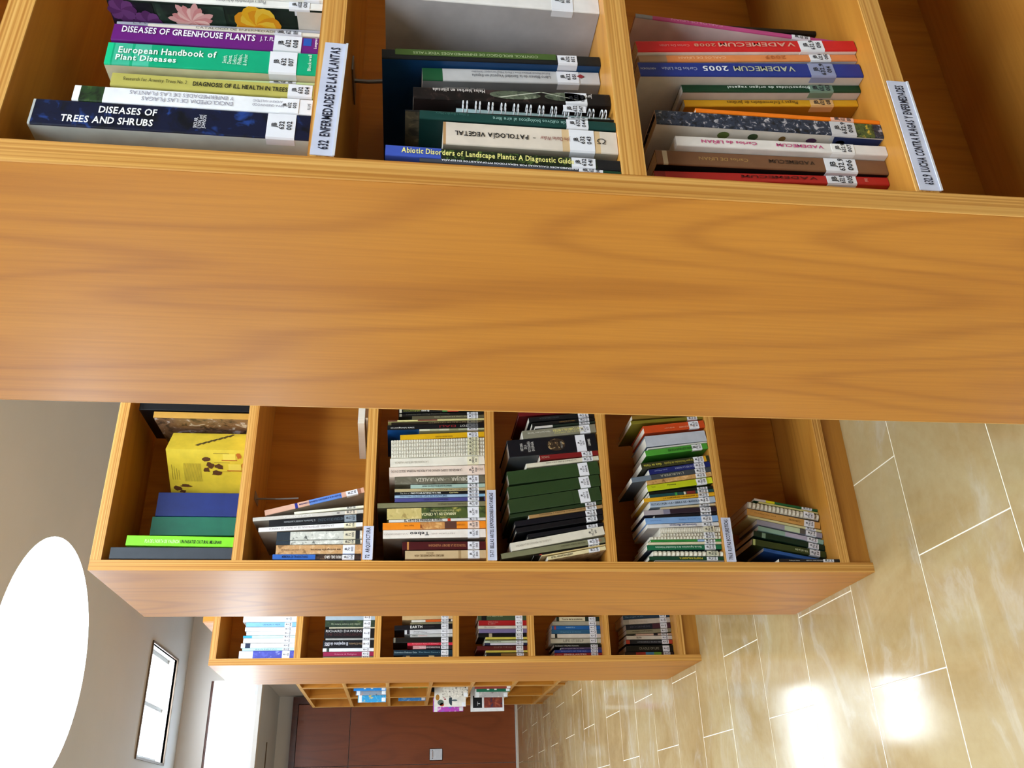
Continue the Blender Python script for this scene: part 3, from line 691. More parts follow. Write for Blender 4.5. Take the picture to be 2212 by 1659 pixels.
    {'id': '2b', 'x': 0.7654, 'y': 2.2417, 'z': 1.4145, 'th': 0.0071, 'h': 0.1818, 'lean': -0.1123, 'c': '#e8e6cf', 'label': 'thin cream leaning booklet on the shelf marked 72', 'd': 0.17, 'lc': '#eceada', 'lab': ('72', '010')},
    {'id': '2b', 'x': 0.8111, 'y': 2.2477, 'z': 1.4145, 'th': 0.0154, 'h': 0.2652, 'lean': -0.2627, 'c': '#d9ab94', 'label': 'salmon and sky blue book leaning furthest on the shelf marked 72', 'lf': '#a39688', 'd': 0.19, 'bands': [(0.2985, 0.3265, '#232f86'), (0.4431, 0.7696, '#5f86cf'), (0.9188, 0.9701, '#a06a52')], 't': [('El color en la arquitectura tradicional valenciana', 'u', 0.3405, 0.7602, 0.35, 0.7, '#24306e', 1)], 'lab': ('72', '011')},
    {'id': '3', 'x': 0.6295, 'y': 2.2437, 'z': 1.0855, 'th': 0.0227, 'h': 0.2145, 'lean': -0.019, 'c': '#c7ad84', 'label': 'tan cloth paperback against the end panel on the shelf marked 73-77', 'd': 0.18, 'bands': [(0.6562, 0.6905, '#a98c62')], 't': [('PINTORES VALENCIANOS DEL AGUA', 'u', 0.1141, 0.4736, 0.5, 0.75, '#6b5330', 1), ('1890-1950', 'u', 0.2568, 0.3481, 0.2, 0.4, '#6b5330', 0)], 'lab': ('73-77', '004')},
    {'id': '3', 'x': 0.6552, 'y': 2.2497, 'z': 1.0855, 'th': 0.0223, 'h': 0.2225, 'lean': -0.0141, 'c': '#4a1418', 'label': 'maroon hardback with gold initials on the shelf marked 73-77', 'hard': 1, 'd': 0.18, 'bands': [(0.0554, 0.0776, '#c98a4a')], 't': [('TESOROS DE LA SIBONEY VALENCIANA', 'u', 0.3103, 0.7591, 0.35, 0.65, '#c98a5a', 0)], 'lab': ('73-77', '005')},
    {'id': '3', 'x': 0.6867, 'y': 2.2417, 'z': 1.0855, 'th': 0.0232, 'h': 0.2745, 'lean': -0.0237, 'c': '#e9e1d6', 'label': 'thick white hardback with wide black lettering on the shelf marked 73-77', 'lf': '#8d7f72', 'hard': 1, 'd': 0.2, 't': [('HISTORIA DEL', 'u', 0.4625, 0.696, 0.42, 0.6, '#b5aaa0', 0), ('Tebeo', 'u', 0.2604, 0.4446, 0.3, 0.68, '#23262a', 1), ('VALENCIANO', 'u', 0.009, 0.238, 0.42, 0.6, '#b5aaa0', 0)], 'lab': ('73-77', '006')},  # white side cover darkened: its shading is put into the colour
    {'id': '3', 'x': 0.7125, 'y': 2.2417, 'z': 1.0855, 'th': 0.0195, 'h': 0.276, 'lean': -0.031, 'c': '#ee8b1e', 'label': 'orange paperback with a nude-painting band on the shelf marked 73-77', 'd': 0.2, 'lc': '#f0d5c4', 'bands': [(0.3609, 0.5988, 'mot:#c58a4e,#8a4a2a,#e0b070,50'), (0.5988, 0.7155, '#5a3a30')], 't': [('Edgar Valls', 'u', 0.2083, 0.298, 0.4, 0.6, '#8a4a10', 0), ('COSTUMBRES', 'u', 0.7155, 0.7963, 0.4, 0.6, '#8a4a10', 0)], 'lab': ('73-77', '008')},
    {'id': '3', 'x': 0.734, 'y': 2.2417, 'z': 1.0855, 'th': 0.0078, 'h': 0.2605, 'lean': -0.0361, 'c': '#dad9d2', 'label': 'thin white booklet with black brush lettering on the shelf marked 73-77', 'd': 0.18, 'bands': [(0.6025, 0.636, '#c63a1e')], 't': [('EL ARTE DE PRENSAR FLORES', 'd', 0.1578, 0.5499, 0.1, 0.9, '#23231f', 1)], 'lab': ('73-77', '009')},
    {'id': '3', 'x': 0.7425, 'y': 2.2417, 'z': 1.0855, 'th': 0.031, 'h': 0.2657, 'lean': -0.0365, 'c': 'mot:#4b5a2c,#a9a052,#2c3a22,34', 'label': 'thick jungle-green illustrated hardback on the shelf marked 73-77', 'hard': 1, 'd': 0.2, 'bands': [(0, 0.3474, 'mot:#c9b673,#a58f55,#dcca8c,40')], 't': [('ANIMALS EN LA CIENCIA', 'u', 0.3474, 0.6994, 0.5, 0.75, '#e4dfae', 1), ('Il·lustradors zoologics', 'u', 0.4412, 0.676, 0.25, 0.45, '#cfc88f', 0)], 'lab': ('73-77', '010')},
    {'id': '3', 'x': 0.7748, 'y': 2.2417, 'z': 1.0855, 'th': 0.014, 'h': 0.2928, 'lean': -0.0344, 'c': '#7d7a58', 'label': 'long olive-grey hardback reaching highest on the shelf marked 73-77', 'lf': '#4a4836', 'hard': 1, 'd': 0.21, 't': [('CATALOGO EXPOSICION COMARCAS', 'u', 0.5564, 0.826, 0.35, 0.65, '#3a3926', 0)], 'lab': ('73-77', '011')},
    {'id': '3', 'x': 0.7901, 'y': 2.2417, 'z': 1.0855, 'th': 0.0107, 'h': 0.2469, 'lean': -0.0316, 'c': '#4b4a86', 'label': 'indigo paperback with dark lettering on the shelf marked 73-77', 'd': 0.19, 'bands': [(0.9363, 0.9873, '#15151a')], 't': [('GUIA DE FOTOGRAFIA', 'd', 0.3189, 0.5893, 0.3, 0.7, '#23224a', 0)], 'lab': ('73-77', '012')},
    {'id': '3', 'x': 0.8022, 'y': 2.2417, 'z': 1.0855, 'th': 0.0081, 'h': 0.2473, 'lean': -0.0346, 'c': '#9db7cf', 'label': 'pale blue paperback with large blue capitals on the shelf marked 73-77', 'd': 0.19, 'bands': [(0.9268, 0.988, '#7fb0d0')], 't': [('Robert Wagner', 'd', 0.0638, 0.1864, 0.3, 0.7, '#3a4a5e', 0), ('CLOSE UPS IN NATURE', 'd', 0.1966, 0.5744, 0.15, 0.85, '#274b72', 0)], 'lab': ('73-77', '013')},
    {'id': '3', 'x': 0.8109, 'y': 2.2417, 'z': 1.0855, 'th': 0.0081, 'h': 0.2476, 'lean': -0.0349, 'c': '#0f1114', 'label': 'thin black paperback with white and yellow title on the shelf marked 73-77', 'd': 0.19, 't': [('The Art of', 'd', 0.0588, 0.1609, 0.25, 0.75, '#b9bcb0', 0), ('PHOTOGRAPHING WATER', 'd', 0.1763, 0.5083, 0.25, 0.75, '#eceee6', 1), ('Cub Kahn', 'd', 0.6003, 0.6973, 0.25, 0.75, '#d9cf90', 1)], 'lab': ('73-77', '014')},
    {'id': '3', 'x': 0.8197, 'y': 2.2417, 'z': 1.0855, 'th': 0.0088, 'h': 0.2479, 'lean': -0.0353, 'c': '#b8a87e', 'label': 'thin beige outdoor photography paperback on the shelf marked 73-77', 'd': 0.19, 't': [('NATURE & OUTDOOR PHOTOGRAPHY', 'd', 0.2939, 0.805, 0.25, 0.75, '#5c5030', 0)], 'lab': ('73-77', '017')},
    {'id': '3', 'x': 0.8292, 'y': 2.2417, 'z': 1.0855, 'th': 0.0109, 'h': 0.205, 'lean': -0.0358, 'c': '#a4bdb0', 'label': 'short pale teal paperback on the shelf marked 73-77', 'd': 0.17, 't': [('HOW TO PHOTOGRAPH FLOWERS', 'd', 0.1552, 0.5527, 0.3, 0.7, '#2c4a48', 1)], 'lab': ('73-77', '018')},
    {'id': '3', 'x': 0.8427, 'y': 2.2417, 'z': 1.0855, 'th': 0.0219, 'h': 0.248, 'lean': -0.0401, 'c': 'mot:#6a6656,#8a8674,#55503f,18', 'label': 'grey stone-photo book with large white capitals on the shelf marked 73-77', 'd': 0.19, 't': [('DIBUJAR', 'u', 0.626, 0.8056, 0.25, 0.72, '#e0dcc8', 0), ('LA', 'u', 0.5337, 0.6004, 0.35, 0.65, '#9a967f', 0), ('NATURALEZA', 'u', 0.2309, 0.5337, 0.25, 0.72, '#e0dcc8', 0)], 'lab': ('73-77', '019')},
    {'id': '3', 'x': 0.8666, 'y': 2.2417, 'z': 1.0855, 'th': 0.0283, 'h': 0.264, 'lean': -0.0457, 'c': '#e6d3c3', 'label': 'pinkish white paperback with fine black title on the shelf marked 73-77', 'd': 0.2, 'lc': '#ecd6c6', 't': [('LA IMAGEN DEL CUERPO HUMANO EN LA MEDICINA MODERNA (SIGLOS XVI-XX)', 'u', 0.0194, 0.7599, 0.35, 0.6, '#4a3d36', 0), ('BANCAJA', 'u', 0.9148, 0.9825, 0.35, 0.6, '#8a6a5a', 0)], 'lab': ('73-77', '020')},
    {'id': '3', 'x': 0.897, 'y': 2.2417, 'z': 1.0855, 'th': 0.0251, 'h': 0.2626, 'lean': -0.0513, 'c': '#e6e0d0', 'label': 'white paperback with faint grey title on the shelf marked 73-77', 'd': 0.2, 'lc': '#e9e2c2', 't': [('LA PASION DEL ARTE EN VALENCIA', 'u', 0.049, 0.4014, 0.4, 0.65, '#a9a08c', 0)], 'lab': ('(082)', '021')},
    {'id': '3', 'x': 0.9228, 'y': 2.2397, 'z': 1.0855, 'th': 0.0087, 'h': 0.2608, 'lean': -0.0488, 'c': '#e8e4d2', 'label': 'white comb-bound report next to the white paperback on the shelf marked 73-77', 'd': 0.2, 'lc': '#e3deb8', 'kind': 'comb', 'lab': ('73-77', '022')},
    {'id': '3', 'x': 0.9327, 'y': 2.2397, 'z': 1.0855, 'th': 0.0102, 'h': 0.2612, 'lean': -0.0507, 'c': '#e8e4d2', 'label': 'second white comb-bound report from the white paperback on the shelf marked 73-77', 'd': 0.2, 'lc': '#e3deb8', 'kind': 'comb', 'lab': ('73-77', '023')},
    {'id': '3', 'x': 0.9439, 'y': 2.2397, 'z': 1.0855, 'th': 0.0102, 'h': 0.2616, 'lean': -0.0527, 'c': '#e8e4d2', 'label': 'middle white comb-bound report of five on the shelf marked 73-77', 'd': 0.2, 'lc': '#e3deb8', 'kind': 'comb', 'lab': ('73-77', '024')},
    {'id': '3', 'x': 0.9553, 'y': 2.2397, 'z': 1.0855, 'th': 0.0102, 'h': 0.262, 'lean': -0.0548, 'c': '#e8e4d2', 'label': 'second white comb-bound report from the mustard yellow book on the shelf marked 73-77', 'd': 0.2, 'lc': '#e3deb8', 'kind': 'comb', 'lab': ('73-77', '025')},
    {'id': '3', 'x': 0.9667, 'y': 2.2397, 'z': 1.0855, 'th': 0.0103, 'h': 0.2625, 'lean': -0.0568, 'c': '#e8e4d2', 'label': 'white comb-bound report next to the mustard yellow book on the shelf marked 73-77', 'd': 0.2, 'lc': '#e3deb8', 'kind': 'comb', 'lab': ('73-77', '026')},
    {'id': '3', 'x': 0.9807, 'y': 2.2397, 'z': 1.0855, 'th': 0.0158, 'h': 0.2373, 'lean': -0.0701, 'c': '#d9a810', 'label': 'mustard yellow paperback beside comb-bound reports on the shelf marked 73-77', 'lf': '#c08f10', 'd': 0.17, 't': [('TEORIA DE LOS COLORES', 'u', 0.4132, 0.6226, 0.55, 0.8, '#8a6a0a', 1)], 'lab': ('73-77', '027')},
    {'id': '3', 'x': 1.0034, 'y': 2.2417, 'z': 1.0855, 'th': 0.0058, 'h': 0.1845, 'lean': -0.0504, 'c': '#a9ae8c', 'label': 'thin green-white striped booklet on the shelf marked 73-77', 'd': 0.14, 'bands': [(0, 0.157, '#cfd2b8'), (0.3069, 0.4567, '#c3c6a8'), (0.4567, 0.5995, '#8a9068')], 'lab': ('73-77', '028')},
    {'id': '3', 'x': 1.0098, 'y': 2.2437, 'z': 1.0855, 'th': 0.0147, 'h': 0.2744, 'lean': -0.0504, 'c': '#0c0d10', 'label': 'black hardback with red and white capitals on the shelf marked 73-77', 'lf': '#1559a8', 'hard': 1, 'd': 0.2, 'lc': '#6d6f72', 't': [('Lluís Llongueras', 'u', 0.0335, 0.2728, 0.55, 0.8, '#dcdcd6', 1), ('DALÍ', 'u', 0.5313, 0.7036, 0.3, 0.72, '#a3242a', 0), ('TOT', 'u', 0.7467, 0.8281, 0.3, 0.72, '#cfcfc9', 0)], 'lab': ('73-77', '029')},
    {'id': '3', 'x': 1.027, 'y': 2.2457, 'z': 1.0855, 'th': 0.0073, 'h': 0.2638, 'lean': -0.0546, 'c': '#241b14', 'label': 'thin black-brown paperback with gold capitals on the shelf marked 73-77', 'd': 0.19, 'lc': '#7d7a6c', 't': [('DEL REINO NATURAL DE CAVANILLES', 'u', 0.397, 0.972, 0.2, 0.8, '#8f7f58', 0)], 'lab': ('73-77', '030')},
    {'id': '3', 'x': 1.0349, 'y': 2.2417, 'z': 1.0855, 'th': 0.0043, 'h': 0.2738, 'lean': -0.0515, 'c': '#d6cd8a', 'label': 'thin pale yellow booklet with brown blocks on the shelf marked 73-77', 'd': 0.19, 'lc': '#d9d2a8', 'bands': [(0, 0.0963, '#6a3f30'), (0.308, 0.5101, '#7a4636')], 'lab': ('73-77', '031')},
    {'id': '3', 'x': 1.0398, 'y': 2.2417, 'z': 1.0855, 'th': 0.011, 'h': 0.2056, 'lean': -0.0515, 'c': '#55503a', 'label': 'short dark olive paperback on the shelf marked 73-77', 'd': 0.16, 't': [('Hojas y paisajes de la comunidad de Valencia', 'u', 0.306, 0.7698, 0.35, 0.65, '#c9c2a0', 0)], 'lab': ('73-77', '032')},
    {'id': '3', 'x': 1.0527, 'y': 2.2457, 'z': 1.0855, 'th': 0.0089, 'h': 0.2445, 'lean': -0.0558, 'c': '#121210', 'label': 'black paperback with dim grey title on the shelf marked 73-77', 'd': 0.18, 'bands': [(0.0108, 0.038, '#8d8a78')], 't': [('Photographing Plants and Flowers', 'u', 0.0868, 0.5913, 0.2, 0.7, '#5c5a50', 0)], 'lab': ('73-77', '033')},
    {'id': '3', 'x': 1.0622, 'y': 2.2417, 'z': 1.0855, 'th': 0.0116, 'h': 0.2448, 'lean': -0.0504, 'c': '#0e0f0e', 'label': 'black paperback with coloured flower photo on the shelf marked 73-77', 'd': 0.18, 'bands': [(0.0108, 0.0379, '#c9c4b0'), (0.5095, 0.5691, '#3f7a3a'), (0.5691, 0.6992, '#b5402a')], 't': [('nature photography', 'd', 0.0542, 0.2547, 0.25, 0.65, '#a9b04a', 0), ('close up', 'd', 0.2656, 0.3577, 0.2, 0.7, '#e8e8e0', 1)]},
    {'id': '4', 'x': 0.6532, 'y': 2.2377, 'z': 0.7585, 'th': 0.0101, 'h': 0.1641, 'lean': -0.1861, 'c': '#e2d3a4', 'label': 'cream landscape photography paperback on the shelf under the 73-77 sign', 'lf': 'mot:#c9b58a,#8d7a5c,#e8d8b0,40', 'd': 0.17, 't': [('BETTER LANDSCAPE PHOTOGRAPHY', 'd', 0.0637, 0.4301, 0.25, 0.75, '#3a2f18', 1)], 'lab': ('73-77', '001')},
    {'id': '4', 'x': 0.6651, 'y': 2.2397, 'z': 0.7585, 'th': 0.0038, 'h': 0.1808, 'lean': -0.176, 'c': '#d6c08a', 'label': 'thin cream booklet behind the landscape paperback on the shelf under the 73-77 sign', 'd': 0.17},
    {'id': '4', 'x': 0.6696, 'y': 2.2417, 'z': 0.7585, 'th': 0.0033, 'h': 0.2014, 'lean': -0.176, 'c': '#17140f', 'label': 'thin black booklet with a red mark on the shelf under the 73-77 sign', 'd': 0.18, 'bands': [(0.0798, 0.1122, '#b0322e')], 'lab': ('73-77', '002')},
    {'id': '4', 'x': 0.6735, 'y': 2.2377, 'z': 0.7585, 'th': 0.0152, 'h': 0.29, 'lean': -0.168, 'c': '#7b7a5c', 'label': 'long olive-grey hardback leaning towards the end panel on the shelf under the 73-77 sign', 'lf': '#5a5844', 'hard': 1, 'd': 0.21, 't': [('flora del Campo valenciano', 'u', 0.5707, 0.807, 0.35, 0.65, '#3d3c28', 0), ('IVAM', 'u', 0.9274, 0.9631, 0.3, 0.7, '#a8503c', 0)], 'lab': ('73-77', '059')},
    {'id': '4', 'x': 0.6959, 'y': 2.2377, 'z': 0.7585, 'th': 0.0233, 'h': 0.2626, 'lean': -0.1896, 'c': '#dcd6c4', 'label': 'thick white leaning paperback with faint title on the shelf under the 73-77 sign', 'd': 0.2, 'lc': '#dfd9c6', 't': [('LA FUENTE DEL MERCADO DE LA MEMORIA', 'u', 0.0498, 0.4281, 0.4, 0.62, '#a39b88', 0)], 'lab': ('73-77', '061')},
    {'id': '4', 'x': 0.7205, 'y': 2.2417, 'z': 0.7585, 'th': 0.0105, 'h': 0.2151, 'lean': -0.1664, 'c': '#0f1219', 'label': 'slim black-navy leaning hardback on the shelf under the 73-77 sign', 'hard': 1, 'd': 0.18, 'lab': ('73-77', '062')},
    {'id': '4', 'x': 0.7391, 'y': 2.2397, 'z': 0.7585, 'th': 0.0145, 'h': 0.2472, 'lean': -0.1715, 'c': '#0d0f15', 'label': 'black leaning hardback with bright page tops on the shelf under the 73-77 sign', 'hard': 1, 'd': 0.19, 'lab': ('73-77', '063')},
    {'id': '4', 'x': 0.7553, 'y': 2.2417, 'z': 0.7585, 'th': 0.0159, 'h': 0.2485, 'lean': -0.1597, 'c': '#0f111a', 'label': 'navy black leaning hardback beside the tan booklet on the shelf under the 73-77 sign', 'hard': 1, 'd': 0.19, 'lab': ('73-77', '064')},
    {'id': '4', 'x': 0.772, 'y': 2.2377, 'z': 0.7585, 'th': 0.0092, 'h': 0.2102, 'lean': -0.1597, 'c': '#a58252', 'label': 'tan leaning paperback with brown title on the shelf under the 73-77 sign', 'd': 0.17, 't': [('Jardines pintados: Botanica y Naturaleza', 'u', 0.1354, 0.7651, 0.3, 0.7, '#4d3a1e', 0)], 'lab': ('73-77', '065')},
    {'id': '4', 'x': 0.784, 'y': 2.2417, 'z': 0.7585, 'th': 0.0107, 'h': 0.263, 'lean': -0.1691, 'c': '#26381f', 'label': 'narrow dark green cloth volume on the shelf under the 73-77 sign', 'hard': 1, 'd': 0.19, 'lab': ('73-77', '066(1)')},
    {'id': '4', 'x': 0.7954, 'y': 2.2377, 'z': 0.7585, 'th': 0.0392, 'h': 0.2629, 'lean': -0.1619, 'c': '#2b4022', 'label': 'thick dark green cloth volume, lowest of three alike on the shelf under the 73-77 sign', 'hard': 1, 'd': 0.2, 'bands': [(0.6931, 0.6982, '#1c2a16')], 'lab': ('73-77', '066(2)'), 'lz': (0.033, 0.0621)},
    {'id': '4', 'x': 0.8368, 'y': 2.2377, 'z': 0.7585, 'th': 0.0343, 'h': 0.2642, 'lean': -0.1618, 'c': '#294020', 'label': 'dark green cloth volume between two thicker green ones on the shelf under the 73-77 sign', 'hard': 1, 'd': 0.2, 'lab': ('73-77', '066(3)'), 'lz': (0.03, 0.0594)},
    {'id': '4', 'x': 0.8727, 'y': 2.2377, 'z': 0.7585, 'th': 0.0391, 'h': 0.2629, 'lean': -0.1425, 'c': '#2c4423', 'label': 'thick green cloth volume beside the thin white booklet on the shelf under the 73-77 sign', 'hard': 1, 'd': 0.2, 'lab': ('73-77', '066(4)'), 'lz': (0.0313, 0.0594)},
    {'id': '4', 'x': 0.9149, 'y': 2.2377, 'z': 0.7585, 'th': 0.0127, 'h': 0.211, 'lean': -0.1351, 'c': '#d9d3be', 'label': 'thin white leaning paperback on the shelf under the 73-77 sign', 'd': 0.17, 't': [('Los jardines y el color: arte y poesia', 'u', 0.2692, 0.6858, 0.3, 0.7, '#6e6858', 0)], 'lab': ('73-77', '068')},
    {'id': '4', 'x': 0.93, 'y': 2.2397, 'z': 0.7585, 'th': 0.015, 'h': 0.1706, 'lean': -0.1112, 'c': '#7d1a1c', 'label': 'short red paperback on the shelf under the 73-77 sign', 'd': 0.16, 't': [('DANZIG', 'u', 0.0238, 0.1589, 0.3, 0.7, '#c9a08c', 0)], 'lab': ('73-77', '069')},
    {'id': '4', 'x': 0.9458, 'y': 2.2397, 'z': 0.7585, 'th': 0.052, 'h': 0.2586, 'lean': -0.1084, 'c': '#0d0f17', 'label': 'thick black photography history with oval picture on the shelf under the 73-77 sign', 'lf': '#5f6468', 'hard': 1, 'd': 0.21, 'art': 'oval', 't': [('HISTORIA', 'h', 0.1332, 0.1645, 0.3, 0.75, '#d6d6d0', 0), ('DE LA', 'h', 0.175, 0.2063, 0.4, 0.65, '#d6d6d0', 0), ('FOTOGRAFÍA', 'h', 0.2167, 0.2481, 0.22, 0.84, '#d6d6d0', 0), ('EN ESPAÑA', 'h', 0.2585, 0.2899, 0.25, 0.8, '#d6d6d0', 0), ('PUBLIO LOPEZ', 'h', 0.5876, 0.6084, 0.3, 0.7, '#a9a9a2', 0), ('LUNWERG', 'h', 0.9009, 0.927, 0.3, 0.7, '#d6d6d0', 1)], 'lab': ('73-77', '070'), 'lz': (0.0324, 0.0607)},
    {'id': '4', 'x': 1.0029, 'y': 2.2417, 'z': 0.7585, 'th': 0.0263, 'h': 0.2169, 'lean': -0.1272, 'c': '#85826f', 'label': 'silver grey paperback with yellow capitals on the shelf under the 73-77 sign', 'd': 0.17, 't': [('VISION Y CAMBIO EN LA PINTURA', 'u', 0.4126, 0.8316, 0.2, 0.5, '#d9cf7a', 1), ('POEMAS DE FLORES COMPUESTAS', 'u', 0.4253, 0.8316, 0.56, 0.76, '#c9c07a', 0), ('María José López Terrada', 'u', 0.0698, 0.3745, 0.3, 0.5, '#d9d6c8', 0)], 'lab': ('73-77', '071')},
    {'id': '4', 'x': 1.0329, 'y': 2.2457, 'z': 0.7585, 'th': 0.0074, 'h': 0.1805, 'lean': -0.1216, 'c': '#1c2a22', 'label': 'thin white-tipped dark green booklet on the shelf under the 73-77 sign', 'd': 0.15, 'bands': [(0, 0.2916, '#d6d2cc')], 'lab': ('73-77', '072')},
    {'id': '4', 'x': 1.0434, 'y': 2.2477, 'z': 0.7585, 'th': 0.0104, 'h': 0.1882, 'lean': -0.1299, 'c': '#0c0e10', 'label': 'black paperback with gold small capitals on the shelf under the 73-77 sign', 'd': 0.17, 't': [('CRINOLA DE DANZA', 'u', 0.4283, 0.6793, 0.35, 0.65, '#a9834a', 0)], 'lab': ('73-77', '073')},
    {'id': '4', 'x': 1.0565, 'y': 2.2517, 'z': 0.7585, 'th': 0.015, 'h': 0.1963, 'lean': -0.1153, 'c': '#0f1216', 'label': 'black glossy paperback with bright page top on the shelf under the 73-77 sign', 'd': 0.17, 't': [('ARTE E BELLEZZA', 'u', 0.163, 0.4605, 0.3, 0.6, '#55585a', 0)], 'lab': ('73-77', '074')},
    {'id': '4', 'x': 1.0803, 'y': 2.2657, 'z': 0.7585, 'th': 0.0137, 'h': 0.2235, 'lean': -0.1024, 'c': '#6d1418', 'label': 'tall dark red hardback at the row end on the shelf under the 73-77 sign', 'hard': 1, 'd': 0.19},
    {'id': '5', 'x': 0.6205, 'y': 2.2377, 'z': 0.4305, 'th': 0.0032, 'h': 0.1953, 'lean': 0, 'c': '#8f8a84', 'label': 'thin grey leaflet against the end panel on the shelf marked 796.5', 'd': 0.12},
    {'id': '5', 'x': 0.6243, 'y': 2.2377, 'z': 0.4305, 'th': 0.0102, 'h': 0.2106, 'lean': 0, 'c': '#123f2a', 'label': 'dark green paperback with yellow capitals on the shelf marked 796.5', 'd': 0.15, 't': [('POSETS-MALADETA', 'u', 0.4031, 0.7133, 0.25, 0.7, '#d6c23a', 1)], 'lab': ('796.5', '001')},
    {'id': '5', 'x': 0.6354, 'y': 2.2377, 'z': 0.4305, 'th': 0.0137, 'h': 0.1989, 'lean': 0, 'c': '#5a6a5c', 'label': 'dark comb-bound guide with wide white teeth on the shelf marked 796.5', 'd': 0.14, 'lc': '#c9c9b0', 'kind': 'comb', 'teeth': 16, 'lab': ('796.5', '002')},
    {'id': '5', 'x': 0.6565, 'y': 2.2417, 'z': 0.4305, 'th': 0.0138, 'h': 0.2122, 'lean': -0.0177, 'c': '#176a46', 'label': 'green paperback with a white country title on the shelf marked 796.5', 'lf': '#13243c', 'd': 0.16, 't': [('Guía de Agroturismo de la Comunidad Valenciana', 'u', 0.1086, 0.7291, 0.3, 0.65, '#cfe6d6', 1)], 'lab': ('796.5', '003')},
    {'id': '5', 'x': 0.671, 'y': 2.2377, 'z': 0.4305, 'th': 0.0066, 'h': 0.2099, 'lean': -0.0183, 'c': '#d9d0b0', 'label': 'thin cream booklet beside green booklets on the shelf marked 796.5', 'd': 0.15, 'lab': ('796.5', '004')},
    {'id': '5', 'x': 0.6782, 'y': 2.2377, 'z': 0.4305, 'th': 0.006, 'h': 0.2014, 'lean': -0.0183, 'c': '#2f8a3c', 'label': 'thin bright green booklet with a blue block on the shelf marked 796.5', 'd': 0.14, 'bands': [(0.663, 0.7549, '#8fb0d9')], 'lab': ('796.5', '005')},
    {'id': '5', 'x': 0.6854, 'y': 2.2377, 'z': 0.4305, 'th': 0.008, 'h': 0.202, 'lean': -0.0216, 'c': '#cfc8b0', 'label': 'thin comb-bound guide with white teeth on the shelf marked 796.5', 'd': 0.14, 'kind': 'comb', 'teeth': 22, 'lab': ('796.5', '006')},
    {'id': '5', 'x': 0.6947, 'y': 2.2397, 'z': 0.4305, 'th': 0.0087, 'h': 0.1718, 'lean': -0.0258, 'c': '#ddd5bc', 'label': 'cream comb-bound guide beside wire spiral on the shelf marked 796.5', 'd': 0.13, 'kind': 'comb', 'teeth': 20, 'lab': ('796.5', '007')},
    {'id': '5', 'x': 0.7045, 'y': 2.2377, 'z': 0.4305, 'th': 0.0154, 'h': 0.1715, 'lean': -0.0291, 'c': '#d6d2c4', 'label': 'cream spiral-bound guide with metal coil on the shelf marked 796.5', 'd': 0.13, 'lc': '#d9d3b8', 'kind': 'comb', 'teeth': 34, 'lab': ('796.5', '008')},
    {'id': '5', 'x': 0.7232, 'y': 2.2377, 'z': 0.4305, 'th': 0.0107, 'h': 0.2062, 'lean': -0.0446, 'c': '#dbd9d8', 'label': 'white paperback with navy lettering on the shelf marked 796.5', 'lf': '#c9c2c0', 'd': 0.15, 't': [('Estimada per Muntanya', 'u', 0.3082, 0.682, 0.25, 0.75, '#3f4f86', 1)], 'lab': ('796.5', '009')},
    {'id': '5', 'x': 0.7361, 'y': 2.2377, 'z': 0.4305, 'th': 0.0175, 'h': 0.2102, 'lean': -0.0521, 'c': '#7ea5d6', 'label': 'light blue paperback on the shelf marked 796.5', 'd': 0.15, 't': [('Guias del excursionista', 'u', 0.0645, 0.2127, 0.4, 0.6, '#5a80b5', 0), ('Por tierras de Valencia', 'u', 0.4577, 0.7542, 0.35, 0.65, '#5a80b5', 0)], 'lab': ('796.5', '010')},
    {'id': '5', 'x': 0.7567, 'y': 2.2397, 'z': 0.4305, 'th': 0.0074, 'h': 0.1829, 'lean': -0.0662, 'c': '#17151c', 'label': 'thin black and gold paperback on the shelf marked 796.5', 'd': 0.14, 'lab': ('796.5', '011')},
    {'id': '5', 'x': 0.7656, 'y': 2.2377, 'z': 0.4305, 'th': 0.0142, 'h': 0.2129, 'lean': -0.0707, 'c': '#2c1f2c', 'label': 'dark purple landscape-photo paperback on the shelf marked 796.5', 'd': 0.15, 'bands': [(0, 0.2662, '#a8a0a6'), (0.2662, 0.3571, '#7d7a90')], 'lab': ('796.5', '012')},
    {'id': '5', 'x': 0.7842, 'y': 2.2417, 'z': 0.4305, 'th': 0.0068, 'h': 0.1619, 'lean': -0.094, 'c': '#d6c39a', 'label': 'thin buff leaning booklet on the shelf marked 796.5', 'd': 0.13, 'lab': ('796.5', '013')},
    {'id': '5', 'x': 0.7928, 'y': 2.2377, 'z': 0.4305, 'th': 0.0171, 'h': 0.1931, 'lean': -0.1014, 'c': '#a9b9cc', 'label': 'light grey-blue paperback with dark words on the shelf marked 796.5', 'd': 0.15, 't': [('RUTAS • POR • LA • SERRA DE • MARIOLA', 'd', 0.0216, 0.7616, 0.3, 0.65, '#47566a', 1)], 'lab': ('796.5', '014')},
    {'id': '5', 'x': 0.8119, 'y': 2.2377, 'z': 0.4305, 'th': 0.011, 'h': 0.2094, 'lean': -0.1081, 'c': '#dba51e', 'label': 'golden yellow paperback with small title on the shelf marked 796.5', 'd': 0.15, 't': [('LA COMUNIDAD VALENCIANA A PIE', 'd', 0.2711, 0.8068, 0.3, 0.7, '#7d5a08', 1)], 'lab': ('796.5', '015')},
    {'id': '5', 'x': 0.8243, 'y': 2.2397, 'z': 0.4305, 'th': 0.009, 'h': 0.1913, 'lean': -0.1118, 'c': '#1d4a4c', 'label': 'dark teal booklet with coloured blocks on the shelf marked 796.5', 'd': 0.15, 'bands': [(0.3929, 0.4293, '#3fa04a'), (0.5311, 0.5602, '#d9d6c2'), (0.5748, 0.713, '#7d2a28')], 'lab': ('796.5', '016')},
